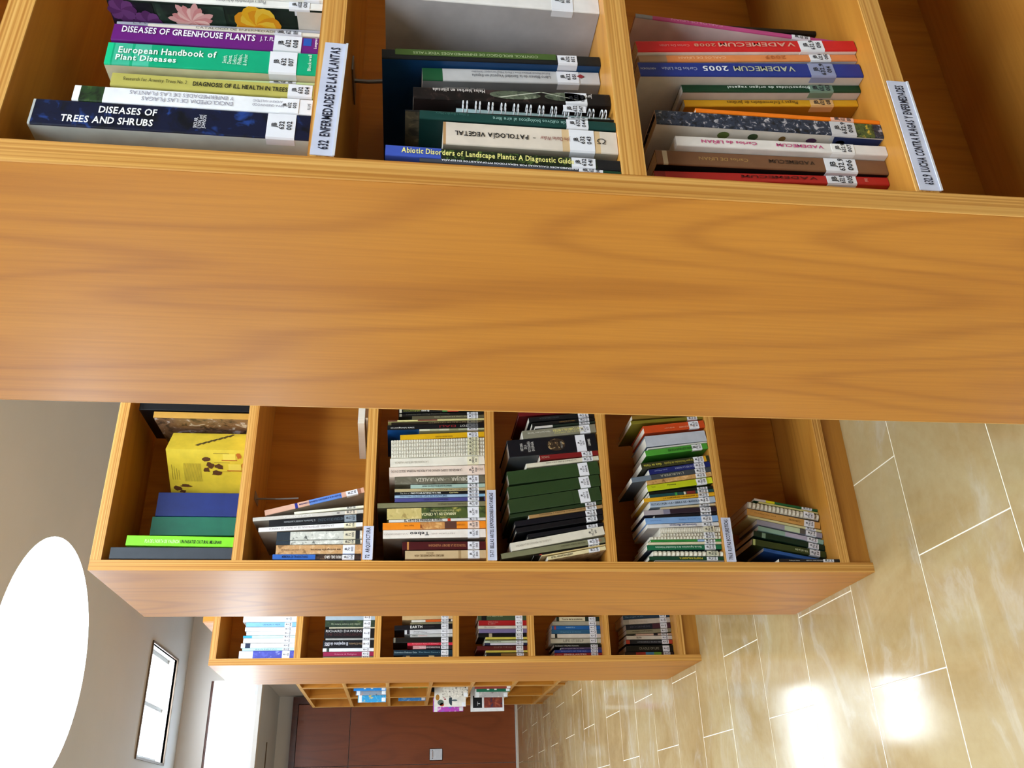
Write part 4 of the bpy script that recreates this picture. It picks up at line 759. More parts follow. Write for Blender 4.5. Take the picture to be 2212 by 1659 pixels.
    {'id': '5', 'x': 0.8346, 'y': 2.2417, 'z': 0.4305, 'th': 0.0084, 'h': 0.1917, 'lean': -0.1152, 'c': '#101410', 'label': 'black booklet beside the lime photo book on the shelf marked 796.5', 'd': 0.15, 'lab': ('796.5', '017')},
    {'id': '5', 'x': 0.8502, 'y': 2.2377, 'z': 0.4305, 'th': 0.0181, 'h': 0.196, 'lean': -0.1495, 'c': '#bcc61c', 'label': 'lime yellow mountain-photo paperback on the shelf marked 796.5', 'lf': '#3a4a14', 'd': 0.15, 'bands': [(0.9405, 1, '#d3dc28')], 't': [('Travessa', 'd', 0.0646, 0.1221, 0.5, 0.75, '#3d420a', 0), ('Pirineos', 'd', 0.3087, 0.438, 0.5, 0.75, '#3d420a', 1)], 'lab': ('796.5', '018')},
    {'id': '5', 'x': 0.8715, 'y': 2.2377, 'z': 0.4305, 'th': 0.0127, 'h': 0.1963, 'lean': -0.1578, 'c': 'mot:#c79a5c,#8f6436,#dcb27a,60', 'label': 'tan old-map walking guide on the shelf marked 796.5', 'd': 0.15, 'lab': ('796.5', '019')},
    {'id': '5', 'x': 0.885, 'y': 2.2377, 'z': 0.4305, 'th': 0.0148, 'h': 0.2402, 'lean': -0.1581, 'c': '#3f454c', 'label': 'tall grey-dark paperback with pale capitals on the shelf marked 796.5', 'd': 0.17, 'bands': [(0, 0.2415, '#6f7c8a')], 't': [("L'ALBUFERA", 'u', 0.3593, 0.6538, 0.3, 0.72, '#a9a690', 1)], 'lab': ('796.5', '020')},
    {'id': '5', 'x': 0.9006, 'y': 2.2377, 'z': 0.4305, 'th': 0.0162, 'h': 0.1862, 'lean': -0.1581, 'c': '#1a2466', 'label': 'navy blue paperback with small white title on the shelf marked 796.5', 'd': 0.15, 't': [('RUTAS PER LA MARINA', 'u', 0.4205, 0.7702, 0.3, 0.65, '#a9b3d9', 0), ('Joan Miquel', 'u', 0.0935, 0.2988, 0.35, 0.6, '#8f9ac9', 0)], 'lab': ('796.5', '021')},
    {'id': '5', 'x': 0.9177, 'y': 2.2377, 'z': 0.4305, 'th': 0.0179, 'h': 0.2068, 'lean': -0.1436, 'c': '#33351f', 'label': 'dark olive paperback with yellow lettering on the shelf marked 796.5', 'd': 0.15, 'bands': [(0.8873, 0.9555, '#e0a51a')], 't': [('Guía de Visita', 'u', 0.0341, 0.2935, 0.35, 0.72, '#c9c04a', 1), ('Parques Nacionales de España', 'u', 0.3344, 0.7713, 0.35, 0.72, '#a9a040', 1)], 'lab': ('796.5', '022')},
    {'id': '5', 'x': 0.957, 'y': 2.2377, 'z': 0.4305, 'th': 0.0175, 'h': 0.1905, 'lean': -0.151, 'c': '#4a9a34', 'label': 'bright green boxed guide with photo side on the shelf marked 796.5', 'lf': '#3f8f2c', 'd': 0.15, 't': [('GUIA DE LA NATURALEZA VALENCIANA', 'd', 0.3591, 0.8156, 0.3, 0.7, '#1c4a14', 1)], 'lab': ('796.5', '023')},
    {'id': '5', 'x': 0.9753, 'y': 2.2397, 'z': 0.4305, 'th': 0.0049, 'h': 0.1821, 'lean': -0.1407, 'c': '#d9d9d4', 'label': 'thin white booklet beside the grey hardback on the shelf marked 796.5', 'd': 0.14},
    {'id': '5', 'x': 0.9808, 'y': 2.2377, 'z': 0.4305, 'th': 0.034, 'h': 0.1843, 'lean': -0.128, 'c': '#b9bfc9', 'label': 'thick grey hardback shelved page-edge outwards on the shelf marked 796.5', 'lf': '#4a5668', 'hard': 1, 'd': 0.16, 'bands': [(0, -0.0464, '#2a303a')]},
    {'id': '5', 'x': 1.0245, 'y': 2.2377, 'z': 0.4305, 'th': 0.0233, 'h': 0.1868, 'lean': -0.1299, 'c': '#c8481a', 'label': 'shiny rust orange hardback on the shelf marked 796.5', 'hard': 1, 'd': 0.15, 't': [('GUIA NATURAL DE VALENCIA', 'u', 0.5764, 0.8223, 0.55, 0.75, '#f0c0a0', 0), ('editor', 'u', 0.3304, 0.4995, 0.55, 0.7, '#f0c0a0', 0)], 'lab': ('796.5', '025')},
    {'id': '5', 'x': 1.0549, 'y': 2.2457, 'z': 0.4305, 'th': 0.0106, 'h': 0.2215, 'lean': -0.1035, 'c': '#7d7220', 'label': 'olive yellow booklet at the row end on the shelf marked 796.5', 'd': 0.17, 'lab': ('796.5', '026')},
    {'id': '5', 'x': 1.0715, 'y': 2.2477, 'z': 0.4305, 'th': 0.0123, 'h': 0.2167, 'lean': -0.1054, 'c': '#8a6a26', 'label': 'gold-brown booklet past the olive yellow one on the shelf marked 796.5', 'd': 0.17},
    {'id': '6', 'x': 0.6205, 'y': 2.2377, 'z': 0.0955, 'th': 0.0089, 'h': 0.1772, 'lean': 0, 'c': '#15141a', 'label': 'black paperback standing at the shelf front edge on the shelf under the 796.5 sign', 'd': 0.17, 't': [('Walking in Valencia', 'd', 0.1607, 0.3366, 0.35, 0.65, '#d6d6d6', 0), ('SERRA ESPADAN', 'd', 0.4437, 0.7191, 0.35, 0.65, '#c9c9c9', 0)], 'lab': ('796.5', '040')},
    {'id': '6', 'x': 0.6355, 'y': 2.3107, 'z': 0.0955, 'th': 0.0106, 'h': 0.1868, 'lean': 0.1927, 'c': '#3468b8', 'label': 'blue paperback leaning away from the end panel on the shelf under the 796.5 sign', 'd': 0.13, 't': [('Costa Blanca', 'd', 0.0659, 0.2125, 0.35, 0.65, '#1c3f7d', 0)]},
    {'id': '6', 'x': 0.6507, 'y': 2.3057, 'z': 0.0955, 'th': 0.0188, 'h': 0.2189, 'lean': 0.1743, 'c': '#39451f', 'label': 'olive green paperback with white title on the shelf under the 796.5 sign', 'd': 0.16, 'bands': [(0.0125, 0.0438, '#c9d68a')], 't': [('Vida del jardins', 'u', 0.5815, 0.7566, 0.35, 0.7, '#c9cfa8', 1)], 'lab': ('796.5', '041')},
    {'id': '6', 'x': 0.6718, 'y': 2.3057, 'z': 0.0955, 'th': 0.0161, 'h': 0.2116, 'lean': 0.2039, 'c': '#0f2b1c', 'label': 'very dark green paperback with a leaf mark on the shelf under the 796.5 sign', 'd': 0.15, 'bands': [(0.117, 0.169, '#7d9a86')], 'lab': ('796.5', '042')},
    {'id': '6', 'x': 0.6909, 'y': 2.3057, 'z': 0.0955, 'th': 0.0135, 'h': 0.1948, 'lean': 0.2125, 'c': '#8fb0a0', 'label': 'pale green and lilac paperback on the shelf under the 796.5 sign', 'd': 0.15, 'bands': [(0.4111, 0.8506, '#b3adc2')], 'lab': ('796.5', '043')},
    {'id': '6', 'x': 0.7097, 'y': 2.3057, 'z': 0.0955, 'th': 0.015, 'h': 0.1958, 'lean': 0.2073, 'c': '#9a97a6', 'label': 'grey and pale green photo paperback on the shelf under the 796.5 sign', 'd': 0.15, 'bands': [(0.4244, 0.6579, '#c3d3ae'), (0.6579, 0.7428, '#5a5450')], 'lab': ('796.5', '044')},
    {'id': '6', 'x': 0.7276, 'y': 2.3057, 'z': 0.0955, 'th': 0.0068, 'h': 0.2219, 'lean': 0.1988, 'c': '#d9d09a', 'label': 'thin cream booklet beside the orange tan book on the shelf under the 796.5 sign', 'd': 0.16, 'lab': ('796.5', '045')},
    {'id': '6', 'x': 0.7374, 'y': 2.3057, 'z': 0.0955, 'th': 0.0193, 'h': 0.2203, 'lean': 0.1888, 'c': '#cf9a52', 'label': 'orange tan paperback on the shelf under the 796.5 sign', 'd': 0.16, 't': [('por las sierras', 'u', 0.101, 0.3914, 0.4, 0.6, '#8a6228', 0), ('CABANYES', 'u', 0.5681, 0.7259, 0.35, 0.65, '#8a6228', 1)], 'lab': ('796.5', '046')},
    {'id': '6', 'x': 0.7611, 'y': 2.3057, 'z': 0.0955, 'th': 0.0195, 'h': 0.2151, 'lean': 0.1769, 'c': '#8d8578', 'label': 'grey comb-bound guide with wide teeth on the shelf under the 796.5 sign', 'd': 0.15, 'kind': 'comb', 'teeth': 18, 'lab': ('796.5', '047')},
    {'id': '6', 'x': 0.7831, 'y': 2.3057, 'z': 0.0955, 'th': 0.0049, 'h': 0.1795, 'lean': 0.179, 'c': '#c9c07d', 'label': 'thin pale yellow booklet on the leaning row on the shelf under the 796.5 sign', 'd': 0.14},
    {'id': '6', 'x': 0.7902, 'y': 2.3057, 'z': 0.0955, 'th': 0.0071, 'h': 0.1923, 'lean': 0.1704, 'c': '#1d5a2e', 'label': 'thin green, yellow and white booklet on the shelf under the 796.5 sign', 'd': 0.15, 'bands': [(0, 0.1825, '#cfc0b8'), (0.1825, 0.3212, '#d6c81a')], 'lab': ('796.5', '048')},
    {'id': 's1', 'x': 0.6345, 'y': 3.7847, 'z': 1.7485, 'th': 0.0305, 'h': 0.2227, 'lean': 0, 'c': 'mot:#4a52b4,#8d96dc,#5a62c4,40', 'label': 'violet-blue cloud-photo paperback on top shelf of unsigned bookcase', 'bands': [(0, 0.2517, '#d6e0f0')], 'lab': ('5', '001')},
    {'id': 's1', 'x': 0.6659, 'y': 3.7847, 'z': 1.7485, 'th': 0.0109, 'h': 0.2114, 'lean': 0, 'c': '#b9e0e6', 'label': 'pale cyan paperback with a small title on top shelf of unsigned bookcase', 't': [('MANUAL', 'd', 0.2575, 0.6838, 0.3, 0.7, '#4a7d86', 0)], 'lab': ('5', '002')},
    {'id': 's1', 'x': 0.6774, 'y': 3.7847, 'z': 1.7485, 'th': 0.0182, 'h': 0.2183, 'lean': 0, 'c': '#eef0f2', 'label': 'white hardback with a black square mark on top shelf of unsigned bookcase', 'bands': [(0.0775, 0.1722, '#1c2a4a')], 'lab': ('5', '003')},
    {'id': 's1', 'x': 0.697, 'y': 3.7847, 'z': 1.7485, 'th': 0.0197, 'h': 0.2111, 'lean': 0, 'c': '#f0f1f2', 'label': 'white paperback between white hardback and cyan booklet on top shelf of unsigned bookcase', 'lab': ('5', '004')},
    {'id': 's1', 'x': 0.7173, 'y': 3.7847, 'z': 1.7485, 'th': 0.0095, 'h': 0.2133, 'lean': 0, 'c': '#c6ecec', 'label': 'pale cyan booklet with a blue tip on top shelf of unsigned bookcase', 'bands': [(0, 0.1683, '#3fa8d6')], 'lab': ('5', '005')},
    {'id': 's1', 'x': 0.7283, 'y': 3.7847, 'z': 1.7485, 'th': 0.0172, 'h': 0.2013, 'lean': 0, 'c': '#f0f1f2', 'label': 'white paperback next to the blue-tipped booklet on top shelf of unsigned bookcase', 'lab': ('5', '006')},
    {'id': 's1', 'x': 0.7461, 'y': 3.7847, 'z': 1.7485, 'th': 0.0162, 'h': 0.2089, 'lean': 0, 'c': '#eceef2', 'label': 'white paperback next to the sky blue book on top shelf of unsigned bookcase', 'lab': ('5', '007')},
    {'id': 's1', 'x': 0.7634, 'y': 3.7847, 'z': 1.7485, 'th': 0.0185, 'h': 0.207, 'lean': 0, 'c': '#86bfe6', 'label': 'sky blue paperback with grey title on top shelf of unsigned bookcase', 't': [('CIENCIA Y VIDA', 'd', 0.3306, 0.6795, 0.35, 0.65, '#4a6f96', 0)], 'lab': ('5', '008')},
    {'id': 's1', 'x': 0.7829, 'y': 3.7847, 'z': 1.7485, 'th': 0.0261, 'h': 0.2205, 'lean': 0, 'c': '#f0f1f2', 'label': 'thick white hardback past the sky blue book on top shelf of unsigned bookcase', 'hard': 1, 'lab': ('5', '009')},
    {'id': 's2', 'x': 0.6345, 'y': 3.7847, 'z': 1.4205, 'th': 0.0049, 'h': 0.2082, 'lean': 0, 'c': '#7d7466', 'label': 'grey-brown booklet against the end panel on second shelf of unsigned bookcase', 'lab': ('5', '011')},
    {'id': 's2', 'x': 0.6406, 'y': 3.7847, 'z': 1.4205, 'th': 0.0181, 'h': 0.2087, 'lean': 0, 'c': '#96204c', 'label': 'magenta paperback on second shelf of unsigned bookcase', 't': [('Science & Religion', 'd', 0.2236, 0.6635, 0.3, 0.65, '#d98fa8', 0)], 'lab': ('5', '012')},
    {'id': 's2', 'x': 0.6598, 'y': 3.7847, 'z': 1.4205, 'th': 0.014, 'h': 0.2112, 'lean': 0, 'c': '#e2e6ec', 'label': 'white paperback with a small globe mark on second shelf of unsigned bookcase', 'bands': [(0.0726, 0.1271, '#3f4a44')], 'lab': ('5', '013')},
    {'id': 's2', 'x': 0.6746, 'y': 3.7847, 'z': 1.4205, 'th': 0.0317, 'h': 0.2122, 'lean': 0, 'c': '#101218', 'label': 'black paperback with bold white words on second shelf of unsigned bookcase', 't': [('DIOS', 'u', 0.0362, 0.1267, 0.3, 0.75, '#e6e6f0', 1), ('El espejismo de', 'u', 0.1448, 0.4887, 0.3, 0.7, '#c9ccd6', 1), ('Richard Dawkins', 'u', 0.5068, 0.8055, 0.35, 0.65, '#a38a6a', 0)], 'lab': ('5', '014')},
    {'id': 's2', 'x': 0.707, 'y': 3.7847, 'z': 1.4205, 'th': 0.0073, 'h': 0.2029, 'lean': 0, 'c': '#a9aaa6', 'label': 'thin light grey booklet between two black books on second shelf of unsigned bookcase', 'lab': ('5', '015')},
    {'id': 's2', 'x': 0.7151, 'y': 3.7847, 'z': 1.4205, 'th': 0.0386, 'h': 0.2092, 'lean': 0, 'c': '#0d0c10', 'label': 'thick black paperback with white and dark red capitals on second shelf of unsigned bookcase', 't': [('RICHARD DAWKINS', 'd', 0.0277, 0.7472, 0.62, 0.88, '#d6d6d8', 0), ('THE GOD DELUSION', 'd', 0.0277, 0.738, 0.25, 0.52, '#4a2226', 0)], 'lab': ('5', '016')},
    {'id': 's2', 'x': 0.7548, 'y': 3.7847, 'z': 1.4205, 'th': 0.0056, 'h': 0.1908, 'lean': 0, 'c': '#d0c9ae', 'label': 'thin cream booklet beside the mossy green book on second shelf of unsigned bookcase', 'lab': ('5', '017')},
    {'id': 's2', 'x': 0.761, 'y': 3.7847, 'z': 1.4205, 'th': 0.0272, 'h': 0.2086, 'lean': 0, 'c': 'mot:#2f4030,#55683f,#232f2a,40', 'label': 'mossy green photo paperback on second shelf of unsigned bookcase', 't': [('On nature, science and religion', 'd', 0.121, 0.7074, 0.35, 0.6, '#b9c6a8', 0)], 'lab': ('5', '018')},
    {'id': 's2', 'x': 0.7894, 'y': 3.7847, 'z': 1.4205, 'th': 0.0235, 'h': 0.2086, 'lean': 0, 'c': '#a4b4c0', 'label': 'light grey-blue paperback at the row end on second shelf of unsigned bookcase', 'lab': ('5', '019')},
    {'id': 's3', 'x': 0.6345, 'y': 3.7847, 'z': 1.0885, 'th': 0.0062, 'h': 0.2095, 'lean': 0, 'c': '#2c3038', 'label': 'dark booklet with cream blocks against the end panel on third shelf of unsigned bookcase', 'bands': [(0.0652, 0.1397, '#a3865c'), (0.5216, 0.6333, '#c9b084')], 'lab': ('5', '021')},
    {'id': 's3', 'x': 0.6418, 'y': 3.7847, 'z': 1.0885, 'th': 0.0225, 'h': 0.2486, 'lean': 0, 'c': '#0f2c3c', 'label': 'dark teal paperback with pale title on third shelf of unsigned bookcase', 't': [('Scientists Debate Gaia', 'd', 0.0157, 0.3925, 0.4, 0.7, '#a9c3c9', 0), ('The Next Century', 'd', 0.4239, 0.7851, 0.45, 0.65, '#8fb9c9', 0)], 'lab': ('5', '022')},
    {'id': 's3', 'x': 0.6671, 'y': 3.7847, 'z': 1.0885, 'th': 0.0146, 'h': 0.1676, 'lean': 0, 'c': '#2a1a20', 'label': 'pink and black short paperback on third shelf of unsigned bookcase', 'bands': [(0, 0.3278, '#c08a8c')], 't': [('EVOLUCION DARWINISTA', 'u', 0.1639, 0.679, 0.35, 0.65, '#e6d9d9', 1)], 'lab': ('5', '023')},
    {'id': 's3', 'x': 0.6828, 'y': 3.7847, 'z': 1.0885, 'th': 0.0116, 'h': 0.1914, 'lean': -0.0033, 'c': '#c32a3f', 'label': 'slim scarlet paperback on third shelf of unsigned bookcase', 't': [('Ciencia y vida cotidiana', 'u', 0.1026, 0.6876, 0.3, 0.65, '#f0a0a8', 0)], 'lab': ('5', '024')},
    {'id': 's3', 'x': 0.695, 'y': 3.7847, 'z': 1.0885, 'th': 0.0211, 'h': 0.2521, 'lean': -0.0033, 'c': '#16130f', 'label': 'tall black hardback with a square mark on third shelf of unsigned bookcase', 'hard': 1, 'bands': [(0.0078, 0.0389, '#7d7868')], 'lab': ('5', '025')},
    {'id': 's3', 'x': 0.7184, 'y': 3.7847, 'z': 1.0885, 'th': 0.0124, 'h': 0.1796, 'lean': -0.0128, 'c': '#b9bab6', 'label': 'grey-white paperback with black and pink words on third shelf of unsigned bookcase', 't': [('LYNN MARGULIS', 'd', 0.0275, 0.1704, 0.3, 0.7, '#1f1f1f', 1), ('planeta', 'd', 0.2033, 0.3902, 0.3, 0.7, '#c98080', 0)], 'lab': ('5', '026')},
    {'id': 's3', 'x': 0.7328, 'y': 3.7847, 'z': 1.0885, 'th': 0.0179, 'h': 0.2045, 'lean': -0.0204, 'c': '#c9cacc', 'label': 'white paperback with a black square on third shelf of unsigned bookcase', 'bands': [(0.0483, 0.1063, '#23232b')], 't': [('Bioquimica', 'd', 0.1932, 0.4154, 0.5, 0.8, '#7d7d7d', 0), ('La guia esencial', 'd', 0.1836, 0.4638, 0.2, 0.4, '#4a4a4a', 0)], 'lab': ('5', '027')},
    {'id': 's3', 'x': 0.7525, 'y': 3.7847, 'z': 1.0885, 'th': 0.02, 'h': 0.2482, 'lean': -0.026, 'c': '#0d0e14', 'label': 'black paperback with large white word EARTH on third shelf of unsigned bookcase', 't': [('EARTH', 'd', 0.2709, 0.478, 0.3, 0.85, '#e8e8e4', 1), ('Evolution of a Habitable World', 'd', 0.5019, 0.6851, 0.4, 0.65, '#4a4a50', 0)], 'lab': ('5', '028')},
    {'id': 's3', 'x': 0.7739, 'y': 3.7847, 'z': 1.0885, 'th': 0.0079, 'h': 0.1809, 'lean': -0.0217, 'c': '#7d765a', 'label': 'slim olive booklet on third shelf of unsigned bookcase', 'lab': ('5', '029')},
    {'id': 's3', 'x': 0.783, 'y': 3.7847, 'z': 1.0885, 'th': 0.0099, 'h': 0.1762, 'lean': -0.0228, 'c': '#d6d0c2', 'label': 'white and orange booklet on third shelf of unsigned bookcase', 'bands': [(0.3387, 0.7226, '#c85a1c'), (0.8919, 0.9597, '#23232b')], 'lab': ('5', '030')},
    {'id': 's3', 'x': 0.794, 'y': 3.7847, 'z': 1.0885, 'th': 0.0178, 'h': 0.216, 'lean': -0.0234, 'c': '#c9a878', 'label': 'pale tan paperback at the row end on third shelf of unsigned bookcase', 'lab': ('5', '031')},
    {'id': 's4', 'x': 0.6393, 'y': 3.8047, 'z': 0.7625, 'th': 0.0116, 'h': 0.1807, 'lean': 0, 'c': '#1d1a14', 'label': 'brown-black booklet against the end panel on fourth shelf of unsigned bookcase', 'bands': [(0.3551, 0.9987, '#7d5a26')], 'lab': ('5', '041')},
    {'id': 's4', 'x': 0.6545, 'y': 3.8097, 'z': 0.7625, 'th': 0.0093, 'h': 0.181, 'lean': 0, 'c': '#c3b24a', 'label': 'thin yellow booklet near the end panel on fourth shelf of unsigned bookcase', 'lab': ('5', '042')},
    {'id': 's4', 'x': 0.6651, 'y': 3.8147, 'z': 0.7625, 'th': 0.0191, 'h': 0.2185, 'lean': 0, 'c': '#5a1a1a', 'label': 'dark red hardback with faint capitals on fourth shelf of unsigned bookcase', 'hard': 1, 't': [('ECLIPSE THE DAY', 'd', 0.3365, 0.7329, 0.5, 0.85, '#8d6a5a', 0)], 'lab': ('5', '043')},
    {'id': 's4', 'x': 0.6848, 'y': 3.8047, 'z': 0.7625, 'th': 0.0085, 'h': 0.1871, 'lean': 0, 'c': '#1c2242', 'label': 'white-edged navy booklet on fourth shelf of unsigned bookcase', 'bands': [(0.1347, 0.7383, '#d0cdd6')], 'lab': ('5', '044')},
    {'id': 's4', 'x': 0.6939, 'y': 3.8047, 'z': 0.7625, 'th': 0.0104, 'h': 0.1859, 'lean': 0, 'c': '#b5bda8', 'label': 'pale green-white booklet with black title on fourth shelf of unsigned bookcase', 't': [('Nacimiento, Historia', 'd', 0.1194, 0.38, 0.3, 0.7, '#23281f', 1)], 'lab': ('5', '045')},
    {'id': 's4', 'x': 0.7091, 'y': 3.8047, 'z': 0.7625, 'th': 0.0098, 'h': 0.1817, 'lean': 0, 'c': '#c6b84e', 'label': 'thin yellow booklet beside the black book on fourth shelf of unsigned bookcase', 'lab': ('5', '046')},
    {'id': 's4', 'x': 0.72, 'y': 3.8147, 'z': 0.7625, 'th': 0.017, 'h': 0.2129, 'lean': 0, 'c': '#0c0d0f', 'label': 'black book with a cream band on fourth shelf of unsigned bookcase', 'bands': [(0.2191, 0.2858, '#b9a88a')], 'lab': ('5', '047')},
    {'id': 's4', 'x': 0.7376, 'y': 3.8047, 'z': 0.7625, 'th': 0.0161, 'h': 0.2105, 'lean': 0, 'c': '#6f648a', 'label': 'lavender paperback on fourth shelf of unsigned bookcase', 'lab': ('5', '048')},
    {'id': 's4', 'x': 0.7545, 'y': 3.8047, 'z': 0.7625, 'th': 0.0127, 'h': 0.2133, 'lean': 0, 'c': '#c9bfae', 'label': 'cream paperback with a round mark on fourth shelf of unsigned bookcase', 't': [('Microcosmos', 'd', 0.1238, 0.3523, 0.3, 0.7, '#4a443a', 0)], 'lab': ('5', '049')},
    {'id': 's4', 'x': 0.7686, 'y': 3.8097, 'z': 0.7625, 'th': 0.0224, 'h': 0.2107, 'lean': 0, 'c': '#a01a1e', 'label': 'bright red paperback on fourth shelf of unsigned bookcase', 't': [('STEPHEN JAY GOULD', 'd', 0.1934, 0.4061, 0.55, 0.8, '#c98a80', 0), ('EL LIBRO', 'd', 0.1934, 0.3481, 0.2, 0.45, '#c98a80', 0)], 'lab': ('5', '050')},
    {'id': 's4', 'x': 0.7917, 'y': 3.8097, 'z': 0.7625, 'th': 0.0239, 'h': 0.2145, 'lean': 0, 'c': '#3a4a30', 'label': 'dark green paperback with a small black picture on fourth shelf of unsigned bookcase', 'bands': [(0.0762, 0.1809, '#14100f')], 't': [('DE LA TIERRA Y LA VIDA', 'd', 0.2, 0.5142, 0.6, 0.85, '#b3b38a', 0)], 'lab': ('5', '051')},
    {'id': 's5', 'x': 0.6401, 'y': 3.8247, 'z': 0.4305, 'th': 0.0122, 'h': 0.212, 'lean': 0, 'c': '#8d2024', 'label': 'red paperback with pale capitals against the end panel on fifth shelf of unsigned bookcase', 't': [('SINGULARITIES', 'd', 0.1967, 0.6716, 0.25, 0.8, '#d9b8a8', 1), ('C. DE DUVE', 'd', 0.0223, 0.1483, 0.3, 0.6, '#c98a80', 0)], 'lab': ('5', '061')},
    {'id': 's5', 'x': 0.6535, 'y': 3.8247, 'z': 0.4305, 'th': 0.0126, 'h': 0.2108, 'lean': 0, 'c': '#26387d', 'label': 'royal blue paperback on fifth shelf of unsigned bookcase', 't': [('BIOLOGY OF THE SEA', 'd', 0.1367, 0.6739, 0.3, 0.7, '#7d8ac0', 0)], 'lab': ('5', '062')},
    {'id': 's5', 'x': 0.6669, 'y': 3.8247, 'z': 0.4305, 'th': 0.0091, 'h': 0.1814, 'lean': 0, 'c': '#4a3a5a', 'label': 'slim purple-grey booklet on fifth shelf of unsigned bookcase', 't': [('El origen de la vida', 'd', 0.0228, 0.5689, 0.25, 0.75, '#a9a0b0', 0)], 'lab': ('5', '063')},
    {'id': 's5', 'x': 0.6768, 'y': 3.8247, 'z': 0.4305, 'th': 0.0119, 'h': 0.2116, 'lean': 0, 'c': '#10130f', 'label': 'black paperback with white title on fifth shelf of unsigned bookcase', 't': [('Evolution: A Big New Scenario', 'd', 0.0293, 0.517, 0.35, 0.7, '#d6d6ce', 1)], 'lab': ('5', '064')},
    {'id': 's5', 'x': 0.6949, 'y': 3.8297, 'z': 0.4305, 'th': 0.0203, 'h': 0.2244, 'lean': 0, 'c': '#c3bda8', 'label': 'white paperback with widely spaced capitals on fifth shelf of unsigned bookcase', 'bands': [(0.8769, 0.9323, '#3f8a3a')], 't': [('LIFE ITSELF', 'd', 0.2492, 0.6554, 0.25, 0.82, '#6d6656', 0)], 'lab': ('5', '065')},
    {'id': 's5', 'x': 0.7167, 'y': 3.8247, 'z': 0.4305, 'th': 0.0172, 'h': 0.2221, 'lean': 0, 'c': '#d3cabc', 'label': 'white paperback with a black emblem on fifth shelf of unsigned bookcase', 'bands': [(0.0747, 0.1215, '#23261f')], 'lab': ('5', '066')},
    {'id': 's5', 'x': 0.7351, 'y': 3.8247, 'z': 0.4305, 'th': 0.0169, 'h': 0.2201, 'lean': 0, 'c': '#2c5a7a', 'label': 'teal-blue paperback on fifth shelf of unsigned bookcase', 't': [('Origenes y evolucion', 'd', 0.1748, 0.5999, 0.3, 0.6, '#6f9ab0', 0)], 'lab': ('5', '067')},
    {'id': 's5', 'x': 0.7526, 'y': 3.8247, 'z': 0.4305, 'th': 0.0167, 'h': 0.2182, 'lean': 0, 'c': '#1c5a9a', 'label': 'cobalt blue paperback with a red dot on fifth shelf of unsigned bookcase', 'bands': [(0.0477, 0.0859, '#a0403a')], 't': [('ORIGENES DE LA', 'd', 0.2865, 0.4775, 0.4, 0.7, '#9ac0e0', 1)], 'lab': ('5', '068')},
    {'id': 's5', 'x': 0.7712, 'y': 3.8297, 'z': 0.4305, 'th': 0.0183, 'h': 0.2123, 'lean': 0, 'c': '#a39d8c', 'label': 'grey paperback with a small figure on fifth shelf of unsigned bookcase', 'lab': ('5', '069')},
    {'id': 's5', 'x': 0.7906, 'y': 3.8297, 'z': 0.4305, 'th': 0.0184, 'h': 0.1946, 'lean': 0, 'c': '#1c2a20', 'label': 'dark green paperback with a cream title panel on fifth shelf of unsigned bookcase', 'bands': [(0.0646, 0.6679, '#d0c2a0')], 't': [('Teoria de la evolucion', 'd', 0.1293, 0.6032, 0.3, 0.65, '#4a4230', 1)], 'lab': ('5', '070')},
    {'id': 's6', 'x': 0.6458, 'y': 3.8547, 'z': 0.0955, 'th': 0.0132, 'h': 0.2252, 'lean': 0, 'c': '#2a1a1c', 'label': 'multicoloured paperback against the end panel on bottom shelf of unsigned bookcase', 'bands': [(0.2251, 0.422, '#a3302e'), (0.422, 0.5908, '#4a8ab0'), (0.5908, 0.7409, '#6aa038')], 'lab': ('5', '081')},
    {'id': 's6', 'x': 0.6611, 'y': 3.8597, 'z': 0.0955, 'th': 0.027, 'h': 0.2164, 'lean': 0, 'c': '#14130f', 'label': 'thick black hardback with dim capitals on bottom shelf of unsigned bookcase', 'hard': 1, 'bands': [(0.8717, 0.9109, '#7d4a2a')], 't': [('CRADLE OF LIFE', 'd', 0.2742, 0.6954, 0.35, 0.7, '#7d7a6c', 1)], 'lab': ('5', '082')},
    {'id': 's6', 'x': 0.695, 'y': 3.8597, 'z': 0.0955, 'th': 0.0178, 'h': 0.2136, 'lean': 0, 'c': '#15171f', 'label': 'black paperback with orange-red ends on bottom shelf of unsigned bookcase', 'bands': [(0, 0.0798, '#b5402c'), (0.8978, 0.9975, '#b5402c')], 't': [('LA EVOLUCION DE LA VIDA EN LA TIERRA', 'd', 0.2394, 0.7681, 0.3, 0.65, '#a9abb5', 0)], 'lab': ('5', '083')},
    {'id': 's6', 'x': 0.7144, 'y': 3.8597, 'z': 0.0955, 'th': 0.0163, 'h': 0.2097, 'lean': 0, 'c': '#d6cfc2', 'label': 'white paperback beside orange-ended black book on bottom shelf of unsigned bookcase', 't': [('WATER', 'u', 0.2139, 0.3259, 0.3, 0.7, '#5a5446', 1)], 'lab': ('5', '084')},
    {'id': 's6', 'x': 0.7336, 'y': 3.8597, 'z': 0.0955, 'th': 0.0082, 'h': 0.1655, 'lean': -0.0137, 'c': '#c9a896', 'label': 'slim pink-cream booklet on bottom shelf of unsigned bookcase', 'bands': [(0.4926, 0.6092, '#1c1622')], 'lab': ('5', '085')},
    {'id': 's6', 'x': 0.7466, 'y': 3.8597, 'z': 0.0955, 'th': 0.0172, 'h': 0.2082, 'lean': -0.0393, 'c': '#8d866c', 'label': 'olive-grey leaning paperback on bottom shelf of unsigned bookcase', 't': [('Desde la gran explosion', 'u', 0.1348, 0.5806, 0.35, 0.65, '#3a3626', 1)], 'lab': ('5', '086')},
